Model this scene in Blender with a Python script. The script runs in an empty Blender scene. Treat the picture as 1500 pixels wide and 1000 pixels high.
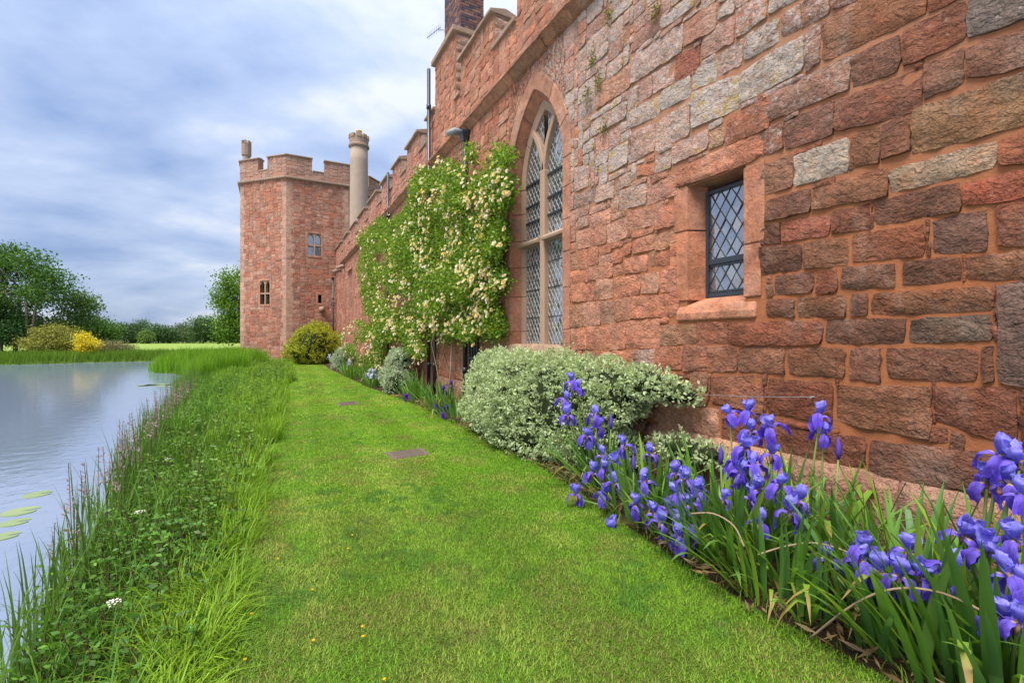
import bpy, math, random
import numpy as np
from mathutils import Vector, noise as mnoise

R = math.radians
rng = np.random.default_rng(7)
random.seed(7)
scn = bpy.context.scene
COL = scn.collection

# ------------------------------------------------------------------ camera
EYE, F, VPA = 1.6, 667.0, R(27.7)
SA, CA = math.sin(VPA), math.cos(VPA)
cam_d = bpy.data.cameras.new('camera')
cam_d.sensor_width = 36.0
cam_d.lens = 36.0 * F / 1500.0
cam_d.shift_y = -0.002
cam_d.clip_start, cam_d.clip_end = 0.05, 6000
cam_o = bpy.data.objects.new('camera', cam_d)
cam_o.location = (0, 0, EYE)
cam_o.rotation_euler = (R(90), 0, -VPA)
COL.objects.link(cam_o)
scn.camera = cam_o

# ------------------------------------------------------------------ sky, sun, exposure
SUN_EL, SUN_AZ = R(63), R(-118)          # azimuth from +Y, clockwise
w = bpy.data.worlds.new('World'); scn.world = w; w.use_nodes = True
nt = w.node_tree; nt.nodes.clear()
def wn(t, **k):
    n = nt.nodes.new(t)
    for a, b in k.items(): setattr(n, a, b)
    return n
def wl(a, b): nt.links.new(a, b)
def wmath(op, a, b=None, clamp=False):
    n = wn('ShaderNodeMath', operation=op, use_clamp=clamp)
    for i, v in enumerate((a, b)):
        if v is None: continue
        if isinstance(v, (int, float)): n.inputs[i].default_value = v
        else: wl(v, n.inputs[i])
    return n.outputs[0]
out = wn('ShaderNodeOutputWorld'); bg = wn('ShaderNodeBackground')
bg.inputs['Strength'].default_value = 0.05
sky = wn('ShaderNodeTexSky', sky_type='NISHITA', sun_disc=False, sun_elevation=SUN_EL, sun_rotation=SUN_AZ)
sky.air_density = 1.0; sky.dust_density = 1.0
tc = wn('ShaderNodeTexCoord'); sep = wn('ShaderNodeSeparateXYZ'); wl(tc.outputs['Generated'], sep.inputs[0])
zz = wmath('ADD', wmath('MAXIMUM', sep.outputs[2], 0.0), 0.30)
cmb = wn('ShaderNodeCombineXYZ')
wl(wmath('DIVIDE', sep.outputs[0], zz), cmb.inputs[0]); wl(wmath('DIVIDE', sep.outputs[1], zz), cmb.inputs[1])
mp = wn('ShaderNodeMapping'); wl(cmb.outputs[0], mp.inputs[0])
mp.inputs['Rotation'].default_value = (0, 0, R(35)); mp.inputs['Scale'].default_value = (1.15, 1.5, 1)
mp.inputs['Location'].default_value = (2.75, 0.0, 0.3)
n1 = wn('ShaderNodeTexNoise'); wl(mp.outputs[0], n1.inputs['Vector'])
n1.inputs['Scale'].default_value = 0.95; n1.inputs['Detail'].default_value = 5.0; n1.inputs['Roughness'].default_value = 0.52
n1.inputs['Distortion'].default_value = 0.35
n2 = wn('ShaderNodeTexNoise'); wl(mp.outputs[0], n2.inputs['Vector'])
n2.inputs['Scale'].default_value = 2.9; n2.inputs['Detail'].default_value = 6.0; n2.inputs['Roughness'].default_value = 0.55
cl = wmath('ADD', wmath('MULTIPLY', n1.outputs[0], 0.72), wmath('MULTIPLY', n2.outputs[0], 0.28))
cr = wn('ShaderNodeValToRGB'); wl(cl, cr.inputs[0])
e = cr.color_ramp.elements
e[0].position = 0.36; e[0].color = (1.05, 1.5, 2.6, 1)
e[1].position = 0.575; e[1].color = (3.15, 3.3, 3.7, 1)
m_ = e.new(0.50); m_.color = (2.1, 2.5, 3.4, 1)
mx = wn('ShaderNodeMix', data_type='RGBA'); mx.inputs[0].default_value = 0.9
wl(sky.outputs[0], mx.inputs[6]); wl(cr.outputs[0], mx.inputs[7])
grad = wmath('ADD', wmath('MULTIPLY', wmath('MAXIMUM', sep.outputs[2], 0.0), 0.75), 0.95)     # overcast skies brighten towards the zenith
gm = wn('ShaderNodeVectorMath', operation='SCALE'); wl(mx.outputs[2], gm.inputs[0]); wl(grad, gm.inputs['Scale'])
wl(gm.outputs[0], bg.inputs['Color']); wl(bg.outputs[0], out.inputs[0])

sd = bpy.data.lights.new('sun', 'SUN'); sd.energy = 1.5; sd.angle = R(32); sd.color = (1, 0.93, 0.82)
so = bpy.data.objects.new('sun', sd); COL.objects.link(so)
sdir = Vector((math.sin(SUN_AZ) * math.cos(SUN_EL), math.cos(SUN_AZ) * math.cos(SUN_EL), math.sin(SUN_EL)))
so.rotation_euler = (-sdir).to_track_quat('-Z', 'Y').to_euler()
so.location = (-20, -20, 30)
vs = scn.view_settings
vs.view_transform = 'Standard'; vs.look = 'None'; vs.gamma = 1.0; vs.use_curve_mapping = False
vs.exposure = 2.25
scn.cycles.use_denoising = True
scn.cycles.denoising_prefilter = 'ACCURATE'
scn.cycles.max_bounces = 6; scn.cycles.diffuse_bounces = 3; scn.cycles.glossy_bounces = 3
scn.cycles.transmission_bounces = 4; scn.cycles.transparent_max_bounces = 4

# ------------------------------------------------------------------ pixel -> place
def ray(px, py):
    x, y = (px - 750) / F, -(py - 497) / F
    return np.array([x * CA + SA, -x * SA + CA, y])
def onwall(px, py, X=4.0):
    d = ray(px, py); t = X / d[0]
    return np.array([X, d[1] * t, EYE + d[2] * t])
def onground(px, py, z=0.0):
    d = ray(px, py); t = (z - EYE) / d[2]
    return np.array([d[0] * t, d[1] * t, z])
def atdepth(px, zc, h=0.0):
    x = (px - 750) / F * zc
    return np.array([x * CA + zc * SA, -x * SA + zc * CA, h])
def proj(P):
    P = np.atleast_2d(P)
    x = P[:, 0] * CA - P[:, 1] * SA; z = P[:, 0] * SA + P[:, 1] * CA
    z = np.maximum(z, 1e-3)
    return np.stack([750 + F * x / z, 497 - F * (P[:, 2] - EYE) / z, z], 1)

# ------------------------------------------------------------------ noise
def hash2(ix, iy, seed):
    v = np.sin(ix * 127.1 + iy * 311.7 + seed * 74.7) * 43758.5453
    return v - np.floor(v)
def vnoise(x, y, seed=0):
    ix, iy = np.floor(x), np.floor(y); fx, fy = x - ix, y - iy
    fx = fx * fx * (3 - 2 * fx); fy = fy * fy * (3 - 2 * fy)
    a, b = hash2(ix, iy, seed), hash2(ix + 1, iy, seed)
    c, d = hash2(ix, iy + 1, seed), hash2(ix + 1, iy + 1, seed)
    return (a * (1 - fx) + b * fx) * (1 - fy) + (c * (1 - fx) + d * fx) * fy
def fbm(x, y, seed=0, o=3):
    s, a, t = 0, 1.0, 0
    for i in range(o):
        s = s + a * vnoise(x * 2 ** i, y * 2 ** i, seed + i); t += a; a *= .5
    return s / t

# ------------------------------------------------------------------ materials
MATS = {}
class NT:
    def __init__(s, name):
        s.m = bpy.data.materials.new(name); s.m.use_nodes = True; s.t = s.m.node_tree; s.t.nodes.clear()
        s.out = s.n('ShaderNodeOutputMaterial'); MATS[name] = s.m
    def n(s, t, **k):
        x = s.t.nodes.new(t)
        for a, b in k.items(): setattr(x, a, b)
        return x
    def l(s, a, b): s.t.links.new(a, b)
    def val(s, sock, v):
        if isinstance(v, (int, float, tuple)): sock.default_value = v
        else: s.l(v, sock)
    def math(s, op, a, b=0.0, clamp=False):
        x = s.n('ShaderNodeMath', operation=op, use_clamp=clamp); s.val(x.inputs[0], a); s.val(x.inputs[1], b); return x.outputs[0]
    def noise(s, vec, scale, detail=4, rough=.55, dist=0.0):
        x = s.n('ShaderNodeTexNoise'); s.l(vec, x.inputs['Vector']); x.inputs['Scale'].default_value = scale
        x.inputs['Detail'].default_value = detail; x.inputs['Roughness'].default_value = rough; x.inputs['Distortion'].default_value = dist
        return x.outputs[0]
    def mapr(s, v, a, b, c, d):
        x = s.n('ShaderNodeMapRange'); s.l(v, x.inputs[0])
        for i, q in enumerate((a, b, c, d)): x.inputs[i + 1].default_value = q
        return x.outputs[0]
    def mix(s, f, a, b, mode='MIX'):
        x = s.n('ShaderNodeMix', data_type='RGBA', blend_type=mode); s.val(x.inputs[0], f); s.val(x.inputs[6], a); s.val(x.inputs[7], b); return x.outputs[2]
    def pos(s): return s.n('ShaderNodeNewGeometry').outputs['Position']
    def scaled(s, v, sc):
        x = s.n('ShaderNodeMapping'); s.l(v, x.inputs[0]); x.inputs['Scale'].default_value = sc; return x.outputs[0]
    def attr(s): return s.n('ShaderNodeAttribute', attribute_name='Col')
    def bump(s, h, strength, dist, prev=None):
        x = s.n('ShaderNodeBump'); s.l(h, x.inputs['Height']); x.inputs['Strength'].default_value = strength; x.inputs['Distance'].default_value = dist
        if prev is not None: s.l(prev, x.inputs['Normal'])
        return x.outputs[0]
    def bsdf(s, col, rough=.8, spec=.3, normal=None, metal=0.0, ior=None):
        b = s.n('ShaderNodeBsdfPrincipled'); s.val(b.inputs['Base Color'], col); s.val(b.inputs['Roughness'], rough)
        b.inputs['Specular IOR Level'].default_value = spec; b.inputs['Metallic'].default_value = metal
        if ior: b.inputs['IOR'].default_value = ior
        if normal is not None: s.l(normal, b.inputs['Normal'])
        return b.outputs[0]
    def done(s, sh): s.l(sh, s.out.inputs[0]); return s.m

def grey(v): return (v, v, v, 1)
def stone_mat(name, lichen=True, bumpd=.03, fine=1.0):
    k = NT(name); p = k.pos(); at = k.attr()
    big = k.noise(p, 3.2, 6, .6, .4); mid = k.noise(p, 14, 7, .65); fin = k.noise(p, 90 * fine, 5, .7)
    c = k.mix(1.0, at.outputs['Color'], k.n('ShaderNodeCombineColor').outputs[0], 'MIX') if False else at.outputs['Color']
    v = k.math('MULTIPLY', k.mapr(big, .3, .7, .70, 1.25), k.mapr(mid, .3, .7, .74, 1.24))
    v = k.math('MULTIPLY', v, k.mapr(fin, .3, .7, .78, 1.2))
    cc = k.n('ShaderNodeCombineColor'); [k.l(v, cc.inputs[i]) for i in range(3)]
    c = k.mix(1.0, c, cc.outputs[0], 'MULTIPLY')
    # iron staining and hue drift of the sandstone
    drift = k.noise(p, 5.5, 4, .6)
    c = k.mix(k.mapr(drift, .48, .72, 0, .45), c, k.mix(1.0, c, (1.25, .86, .62, 1), 'MULTIPLY'))
    c = k.mix(k.mapr(k.noise(p, 8.3, 5, .6), .55, .75, 0, .4), c, k.mix(1.0, c, (.62, .62, .68, 1), 'MULTIPLY'))
    stain = k.noise(k.scaled(p, (1.1, 1.1, .35)), 1.0, 6, .62, .3)
    c = k.mix(k.mapr(stain, .50, .68, 0, .38), c, k.mix(1.0, c, (.60, .57, .56, 1), 'MULTIPLY'))
    c = k.mix(k.mapr(k.noise(k.scaled(p, (1.7, 1.7, .8)), 1.0, 7, .66, .4), .53, .68, 0, .5), c, k.mix(.5, c, (.46, .36, .29, 1)))
    if lichen:
        ln = k.noise(p, 17, 9, .74, .6); la = at.outputs['Alpha']
        lm = k.mapr(k.math('ADD', ln, k.math('MULTIPLY', la, .42)), .68, .80, 0, .75)
        c = k.mix(lm, c, (.40, .355, .325, 1))
        yn = k.noise(p, 7, 6, .7, .3)
        ym = k.mapr(k.math('ADD', yn, k.math('MULTIPLY', la, .22)), .71, .77, 0, .7)
        c = k.mix(ym, c, (.33, .23, .045, 1))
    strata = k.noise(k.scaled(p, (11, 11, 15)), 1.0, 4, .62, .9)
    pits = k.mapr(k.noise(p, 46, 4, .6), .32, .44, 0, 1)
    # spalled flakes: facets of slightly different height with crisp broken edges
    wob = k.n('ShaderNodeTexNoise'); k.l(p, wob.inputs['Vector']); wob.inputs['Scale'].default_value = 9; wob.inputs['Detail'].default_value = 5
    add = k.n('ShaderNodeVectorMath', operation='MULTIPLY_ADD'); k.l(wob.outputs['Color'], add.inputs[0]); add.inputs[1].default_value = (.16, .16, .16); k.l(p, add.inputs[2])
    vor = k.n('ShaderNodeTexVoronoi', feature='F1'); k.l(k.scaled(add.outputs[0], (1, 1, 1.5)), vor.inputs['Vector']); vor.inputs['Scale'].default_value = 9 * (1 if fine == 1 else .5)
    facet = k.n('ShaderNodeSeparateColor'); k.l(vor.outputs['Color'], facet.inputs[0])
    fh = k.math('ADD', facet.outputs[0], k.math('MULTIPLY', vor.outputs['Distance'], -1.2))
    c = k.mix(k.mapr(facet.outputs[1], 0, 1, 0, .30), c, k.mix(1.0, c, (.72, .74, .78, 1), 'MULTIPLY'))
    c = k.mix(k.mapr(k.noise(p, 38, 6, .72), .52, .68, 0, .55), c, k.mix(1.0, c, (.48, .46, .46, 1), 'MULTIPLY'))  # dark specks of the grain, with pit shade painted into the colour
    c = k.mix(k.mapr(k.noise(p, 52, 6, .72, .3), .56, .70, 0, .45), c, k.mix(1.0, c, (1.45, 1.42, 1.36, 1), 'MULTIPLY'))
    n = k.bump(fh, .5, bumpd * .5)
    n = k.bump(strata, 1.0, bumpd * 1.45, n)
    n = k.bump(k.noise(p, 28, 3, .6, .5), .9, bumpd * .6, n)
    n = k.bump(pits, .6, .009, n)
    n = k.bump(fin, .4, .003, n)
    return k.done(k.bsdf(c, k.mapr(mid, .3, .7, .75, .95), .25, n))
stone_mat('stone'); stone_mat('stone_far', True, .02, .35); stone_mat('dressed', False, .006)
k = NT('mortar'); p = k.pos()
sepz = k.n('ShaderNodeSeparateXYZ'); k.l(p, sepz.inputs[0])
age = k.math('ADD', k.mapr(sepz.outputs[2], 2.2, 4.2, 0, .65), k.mapr(sepz.outputs[1], 2.5, 6.5, 0, .35), True)
age = k.math('MULTIPLY', age, k.mapr(k.noise(p, 2.5, 4), .3, .6, .4, 1.2), True)
c = k.mix(k.noise(p, 9, 8, .7), (.25, .085, .034, 1), (.38, .15, .068, 1))
c = k.mix(age, c, (.32, .185, .125, 1))
c = k.mix(k.mapr(k.noise(p, 60, 4, .7), .35, .65, 0, .35), c, (.25, .10, .05, 1))
n = k.bump(k.noise(p, 14, 8, .75), .8, .018); n = k.bump(k.noise(p, 70, 6, .7), .7, .006, n); k.done(k.bsdf(c, .95, .15, n))
k = NT('mortar_far'); p = k.pos(); c = k.mix(k.noise(p, 5, 8, .7), (.25, .12, .08, 1), (.38, .22, .16, 1)); k.done(k.bsdf(c, .95, .15, k.bump(k.noise(p, 20, 8, .75), .8, .02)))
k = NT('coping'); p = k.pos()
c = k.mix(k.noise(p, 5, 6, .6), (.20, .135, .10, 1), (.36, .25, .19, 1))
c = k.mix(k.mapr(k.noise(p, 13, 7, .7), .55, .66, 0, .8), c, (.40, .38, .34, 1))
c = k.mix(k.mapr(k.noise(p, 9, 6, .7), .60, .70, 0, .6), c, (.05, .045, .04, 1))
k.done(k.bsdf(c, .95, .15, k.bump(k.noise(p, 24, 7, .7), .9, .02)))
k = NT('render_stone'); p = k.pos()
c = k.mix(k.noise(p, 3, 6, .6), (.29, .22, .175, 1), (.40, .32, .26, 1)); c = k.mix(k.mapr(k.noise(p, 14, 7, .7), .5, .65, 0, .5), c, (.2, .17, .15, 1))
k.done(k.bsdf(c, .95, .15, k.bump(k.noise(p, 20, 7, .7), .7, .03)))
k = NT('mullion_stone'); p = k.pos()
c = k.mix(k.noise(p, 4, 6, .6), (.28, .185, .13, 1), (.39, .27, .20, 1)); c = k.mix(k.mapr(k.noise(p, 30, 6, .7), .5, .7, 0, .35), c, (.2, .14, .11, 1))
k.done(k.bsdf(c, .9, .2, k.bump(k.noise(p, 45, 6, .7), .5, .006)))
k = NT('glass'); p = k.pos()
k.done(k.bsdf((.055, .06, .075, 1), k.mapr(k.noise(p, 9, 4), .3, .7, .02, .10), 1.0, k.bump(k.noise(p, 5, 3), .12, .02), 0.0, 2.6))
k = NT('lead'); k.done(k.bsdf((.035, .038, .042, 1), .5, .4))
k = NT('lead_pale'); k.done(k.bsdf((.33, .34, .34, 1), .6, .4))
k = NT('black_iron'); p = k.pos(); k.done(k.bsdf(k.mix(k.noise(p, 18, 5), (.010, .014, .022, 1), (.035, .045, .06, 1)), .38, .5, k.bump(k.noise(p, 60, 4), .25, .003)))
k = NT('brick'); p = k.pos(); at = k.attr(); v = k.mapr(k.noise(p, 25, 6, .7), .3, .7, .7, 1.25); cc = k.n('ShaderNodeCombineColor'); [k.l(v, cc.inputs[i]) for i in range(3)]
k.done(k.bsdf(k.mix(1.0, at.outputs['Color'], cc.outputs[0], 'MULTIPLY'), .85, .25, k.bump(k.noise(p, 60, 5), .5, .006)))
k = NT('slate'); p = k.pos(); k.done(k.bsdf(k.mix(k.noise(p, 8, 5), (.02, .022, .028, 1), (.06, .065, .075, 1)), .5, .4, k.bump(k.noise(p, 12, 5), .4, .01)))
k = NT('soil'); p = k.pos(); k.done(k.bsdf(k.mix(k.noise(p, 9, 8, .7), (.018, .012, .008, 1), (.085, .055, .035, 1)), .95, .1, k.bump(k.noise(p, 22, 8, .75), 1.0, .05)))
k = NT('turf'); p = k.pos(); c = k.mix(k.noise(p, 2.2, 5, .6), (.06, .12, .012, 1), (.13, .20, .03, 1)); c = k.mix(k.mapr(k.noise(p, 55, 5, .7), .45, .7, 0, .6), c, (.10, .075, .03, 1))
k.done(k.bsdf(c, .95, .1, k.bump(k.noise(p, 70, 6, .7), 1.0, .03)))
k = NT('meadow'); p = k.pos(); c = k.mix(k.noise(p, .25, 7, .65), (.07, .13, .02, 1), (.13, .19, .035, 1)); c = k.mix(k.mapr(k.noise(p, 3, 6, .7), .45, .7, 0, .6), c, (.035, .07, .012, 1))
k.done(k.bsdf(c, .95, .1, k.bump(k.noise(p, 2.5, 8, .7), 1.0, .4)))
k = NT('field'); p = k.pos(); c = k.mix(k.noise(k.scaled(p, (.02, .08, 1)), 1, 6, .6), (.15, .24, .04, 1), (.23, .29, .07, 1)); c = k.mix(k.mapr(k.noise(p, .6, 6, .7), .5, .7, 0, .4), c, (.12, .19, .04, 1))
k.done(k.bsdf(c, .95, .1))
k = NT('mud'); p = k.pos(); k.done(k.bsdf(k.mix(k.noise(p, 2, 6), (.02, .022, .012, 1), (.05, .045, .025, 1)), .8, .2))
k = NT('water'); p = k.pos()
wv = k.noise(k.scaled(p, (1.0, 1.6, 1)), 2.2, 4, .55, .6); wv2 = k.noise(k.scaled(p, (1.4, .7, 1)), 5.5, 3, .5, .3); wv3 = k.noise(p, .22, 2, .5)
n = k.bump(wv, .11, .06); n = k.bump(wv2, .14, .018, n)
k.done(k.bsdf((.15, .185, .27, 1), k.mapr(wv3, .35, .65, .02, .06), .5, n, 0, 5.0))
def leaf_mat(name, trans=.35, rough=.5, spec=.35, tint=(1.25, 1.25, .7, 1)):
    k = NT(name); at = k.attr(); c = at.outputs['Color']
    if name == 'petal':
        ob = k.n('ShaderNodeTexCoord').outputs['Object']; v = k.mapr(k.noise(k.scaled(ob, (420, 60, 40)), 1.0, 3, .6), .3, .7, .72, 1.25); cc = k.n('ShaderNodeCombineColor'); [k.l(v, cc.inputs[i]) for i in range(3)]
        c = k.mix(1.0, c, cc.outputs[0], 'MULTIPLY')
    b = k.bsdf(c, rough, spec); tr = k.n('ShaderNodeBsdfTranslucent'); k.l(k.mix(1.0, c, tint, 'MULTIPLY'), tr.inputs[0])
    m = k.n('ShaderNodeMixShader'); m.inputs[0].default_value = trans; k.l(b, m.inputs[1]); k.l(tr.outputs[0], m.inputs[2]); return k.done(m.outputs[0])
leaf_mat('leaf'); leaf_mat('grass_blade', .4, .55, .25); leaf_mat('petal', .45, .6, .12, (1.1, 1.05, 1.1, 1)); leaf_mat('tree_leaf', .3, .6, .2)
k = NT('bark'); p = k.pos(); k.done(k.bsdf(k.mix(k.noise(k.scaled(p, (1, 1, .25)), 9, 6), (.07, .055, .04, 1), (.20, .165, .13, 1)), .9, .15, k.bump(k.noise(k.scaled(p, (1, 1, .2)), 20, 6), .8, .02)))
k = NT('dark_fill'); k.done(k.bsdf((.02, .028, .012, 1), .95, .1))  # near-black: shrub twig cores, and interior shade painted behind window openings
k = NT('cane'); p = k.pos(); k.done(k.bsdf(k.mix(k.noise(p, 12, 5), (.13, .085, .05, 1), (.33, .25, .17, 1)), .85, .2))
k = NT('stem_green'); p = k.pos(); k.done(k.bsdf(k.mix(k.noise(p, 9, 3), (.09, .16, .03, 1), (.16, .24, .06, 1)), .5, .35))
k = NT('dry'); p = k.pos(); k.done(k.bsdf(k.mix(k.noise(p, 30, 3), (.28, .19, .11, 1), (.16, .10, .055, 1)), .85, .15))
k = NT('iron_plate'); p = k.pos(); k.done(k.bsdf(k.mix(k.noise(p, 14, 6, .7), (.07, .055, .045, 1), (.17, .13, .105, 1)), .75, .3, k.bump(k.noise(p, 60, 4), .5, .004)))
k = NT('steel_grey'); k.done(k.bsdf((.22, .24, .27, 1), .6, .3))
k = NT('pot_clay'); k.done(k.bsdf((.52, .38, .20, 1), .8, .2))
k = NT('lily'); p = k.pos(); k.done(k.bsdf(k.mix(k.noise(p, 3, 4), (.14, .20, .08, 1), (.24, .30, .13, 1)), .35, .4))
k = NT('flower_white'); k.done(k.bsdf((.72, .74, .62, 1), .8, .1))

# ------------------------------------------------------------------ scene helpers
ORG = {}
def tag(o, label=None, cat=None, group=None, kind=None):
    if label: o['label'] = label
    if cat: o['category'] = cat
    if group: o['group'] = group
    if kind: o['kind'] = kind
    return o
def empty(name, loc, parent=None):
    o = bpy.data.objects.new(name, None); COL.objects.link(o); o.empty_display_size = .1
    loc = np.array(loc, float); ORG[o.name] = loc
    if parent is not None: o.parent = parent; o.location = loc - ORG[parent.name]
    else: o.location = loc
    return o
def rawmesh(name, V, F_, smooth=True, col=None, mat=None):
    V = np.asarray(V, np.float32); me = bpy.data.meshes.new(name)
    if isinstance(F_, np.ndarray):
        n, kk = F_.shape
        me.vertices.add(len(V)); me.vertices.foreach_set('co', V.ravel())
        me.loops.add(n * kk); me.loops.foreach_set('vertex_index', F_.ravel().astype(np.int32))
        me.polygons.add(n); me.polygons.foreach_set('loop_start', np.arange(0, n * kk, kk, dtype=np.int32))
        me.update(calc_edges=True)
    else:
        me.from_pydata([tuple(map(float, v)) for v in V], [], F_); me.update()
    if smooth: me.polygons.foreach_set('use_smooth', np.ones(len(me.polygons), bool))
    if col is not None:
        c = np.ones((len(V), 4), np.float32); col = np.asarray(col, np.float32)
        c[:, :col.shape[-1]] = col
        a = me.attributes.new('Col', 'FLOAT_COLOR', 'POINT'); a.data.foreach_set('color', c.ravel())
    if mat: me.materials.append(MATS[mat])
    return me
def place(name, me, parent=None, loc=(0, 0, 0)):
    o = bpy.data.objects.new(name, me); COL.objects.link(o); loc = np.array(loc, float); ORG[o.name] = loc
    if parent is not None: o.parent = parent; o.location = loc - ORG[parent.name]
    else: o.location = loc
    return o
def mk(name, V, F_, mat, parent=None, smooth=False, col=None, loc=None, bevel=0):
    """V in world coordinates"""
    V = np.asarray(V, float)
    if loc is None: loc = V.mean(0) if len(V) else np.zeros(3)
    loc = np.array(loc, float)
    o = place(name, rawmesh(name, V - loc, F_, smooth, col, mat), parent, loc)
    if bevel:
        b = o.modifiers.new('edge', 'BEVEL'); b.width = bevel; b.segments = 2; b.limit_method = 'ANGLE'; b.angle_limit = R(40)
    return o
class Frame:
    def __init__(s, O, W):
        s.O = np.array(O, float); s.W = np.array(W, float); s.V = np.array([0, 0, 1.0]); s.U = np.cross(s.V, s.W)
    def __call__(s, u, v, ww):
        u, v, ww = np.broadcast_arrays(np.asarray(u, float), np.asarray(v, float), np.asarray(ww, float))
        return s.O + u[..., None] * s.U + v[..., None] * s.V + ww[..., None] * s.W
class MB:
    def __init__(s): s.v, s.f, s.c = [], [], []
    def add(s, V, F_, c=None):
        b = len(s.v); s.v.extend([tuple(x) for x in V]); s.f.extend([tuple(i + b for i in f) for f in F_])
        s.c.extend([c if c is not None else (.4, .2, .14, 0)] * len(V)); return s
    def box(s, fr, u0, u1, v0, v1, w0, w1, c=None, jit=0.0):
        P = [(u0, v0, w0), (u1, v0, w0), (u1, v1, w0), (u0, v1, w0), (u0, v0, w1), (u1, v0, w1), (u1, v1, w1), (u0, v1, w1)]
        if jit: P = [tuple(q + random.uniform(-jit, jit) for q in p_) for p_ in P]
        V = [fr(*p_) for p_ in P]
        return s.add(V, [(0, 3, 2, 1), (4, 5, 6, 7), (0, 1, 5, 4), (1, 2, 6, 5), (2, 3, 7, 6), (3, 0, 4, 7)], c)
    def prism(s, fr, poly, w0, w1, c=None):
        n = len(poly); V = [fr(u, v, w0) for u, v in poly] + [fr(u, v, w1) for u, v in poly]
        Fs = [tuple(range(n - 1, -1, -1)), tuple(range(n, 2 * n))] + [(i, (i + 1) % n, n + (i + 1) % n, n + i) for i in range(n)]
        return s.add(V, Fs, c)
    def tube(s, pts, rad, n=6, c=None, cap=True):
        pts = [np.array(p_, float) for p_ in pts]
        if not hasattr(rad, '__len__'): rad = [rad] * len(pts)
        V, Fs = [], []
        for i, p_ in enumerate(pts):
            t = pts[min(i + 1, len(pts) - 1)] - pts[max(i - 1, 0)]; t = t / (np.linalg.norm(t) + 1e-9)
            a = np.cross(t, [0, 0, 1.0] if abs(t[2]) < .9 else [1.0, 0, 0]); a /= np.linalg.norm(a); b = np.cross(t, a)
            for j in range(n):
                th = 2 * math.pi * j / n; V.append(p_ + rad[i] * (math.cos(th) * a + math.sin(th) * b))
        for i in range(len(pts) - 1):
            for j in range(n):
                k2 = (j + 1) % n; Fs.append((i * n + j, i * n + k2, (i + 1) * n + k2, (i + 1) * n + j))
        if cap:
            Fs.append(tuple(range(n - 1, -1, -1))); Fs.append(tuple((len(pts) - 1) * n + j for j in range(n)))
        return s.add(V, Fs, c)
    def lathe(s, cx, cy, prof, n=20, c=None):
        V, Fs = [], []
        for r_, z in prof:
            for j in range(n):
                th = 2 * math.pi * j / n; V.append((cx + r_ * math.cos(th), cy + r_ * math.sin(th), z))
        for i in range(len(prof) - 1):
            for j in range(n):
                k2 = (j + 1) % n; Fs.append((i * n + j, i * n + k2, (i + 1) * n + k2, (i + 1) * n + j))
        Fs.append(tuple((len(prof) - 1) * n + j for j in range(n)))
        return s.add(V, Fs, c)
    def build(s, name, mat, parent=None, smooth=False, bevel=0, loc=None, kind=None):
        o = mk(name, s.v, s.f, mat, parent, smooth, s.c, loc, bevel)
        if kind: o['kind'] = kind
        return o

# ------------------------------------------------------------------ ground, water, lawn
def interp(tab): xs, ys = zip(*tab); return lambda y: np.interp(y, xs, ys)
lawn_l = interp([(-6, -.3), (0, -.25), (2.6, -.15), (5.9, .0), (9, .15), (19, .62), (27.6, .8), (33, .75), (36, .2)])
lawn_r = interp([(-6, 2.5), (0, 2.5), (1.1, 2.5), (1.8, 2.47), (2.9, 2.6), (4, 2.82), (5.2, 2.95), (6.9, 3.0), (9.5, 3.1), (11.4, 3.06), (14, 2.85), (17.7, 2.72), (26.6, 2.66), (34.7, 2.9)])
shore = interp([(-8, -1.25), (0, -1.2), (3, -1.3), (6, -1.6), (10, -1.95), (14, -2.25), (20, -2.7), (25, -3.4), (29, -4.0), (31.5, -3.9), (33, -4.6), (36, -6.4), (38, -6.9), (40, -6.5), (43, -5.0), (47, -3.5), (49, 30)])
far_shore = lambda x: 53.5 + .12 * (x + 18) + .6 * np.sin(x * .4)
WATER = -.5
def ground_h(x, y):
    x, y = np.broadcast_arrays(np.asarray(x, float), np.asarray(y, float))
    ds = np.where(y < 48.0, shore(y) - x, 40.0)                    # >0 inside the moat
    ds = np.where(y > 47.0, np.minimum(np.where(y < 48, ds, 40), (y - 47.0) * 3 + np.maximum(shore(np.minimum(y, 47.)) - x, 0)), ds)
    d2 = far_shore(x) - y
    d3 = x + 34                                                  # far west bank
    d = np.minimum(np.minimum(ds, d2), d3)
    land = np.where(d2 < 0, -.12, 0.0)
    prof = np.interp(d, [-1.6, -.6, 0, .5, 1.5], [0, -.22, -.5, -.75, -1.3])
    return np.where(d < -1.6, land, np.minimum(prof, land))
gx = np.unique(np.concatenate([np.linspace(-12, 6, 91), np.linspace(-45, -12, 50), np.linspace(6, 45, 30), [-2500, -900, -400, -200, -110, -70, 70, 110, 200, 400, 900, 2500]]))
gy = np.unique(np.concatenate([np.linspace(-8, 60, 171), [-2500, -900, -300, -100, -40, -20, 75, 95, 130, 200, 320, 600, 1200, 2500]]))
GX, GY = np.meshgrid(gx, gy, indexing='ij'); GZ = ground_h(GX, GY)
GZ = GZ - np.where((GX > -6.5) & (GY < 48), .0, 0)
V = np.stack([GX, GY, GZ], -1).reshape(-1, 3); nx, ny = GX.shape
I = np.arange(nx * ny).reshape(nx, ny)
Fq = np.stack([I[:-1, :-1], I[1:, :-1], I[1:, 1:], I[:-1, 1:]], -1).reshape(-1, 4)
tag(mk('ground', V, Fq, 'meadow', None, True, loc=(0, 0, 0)), 'rough green meadow and moat bank running to the horizon', 'ground', kind='structure')
o = mk('moat_water', [(-36, -60, WATER), (40, -60, WATER), (40, 62, WATER), (-36, 62, WATER)], [(0, 1, 2, 3)], 'water', loc=(0, 0, WATER))
tag(o, 'rippled moat water reflecting the pale cloudy sky', 'water', kind='structure')
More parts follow.
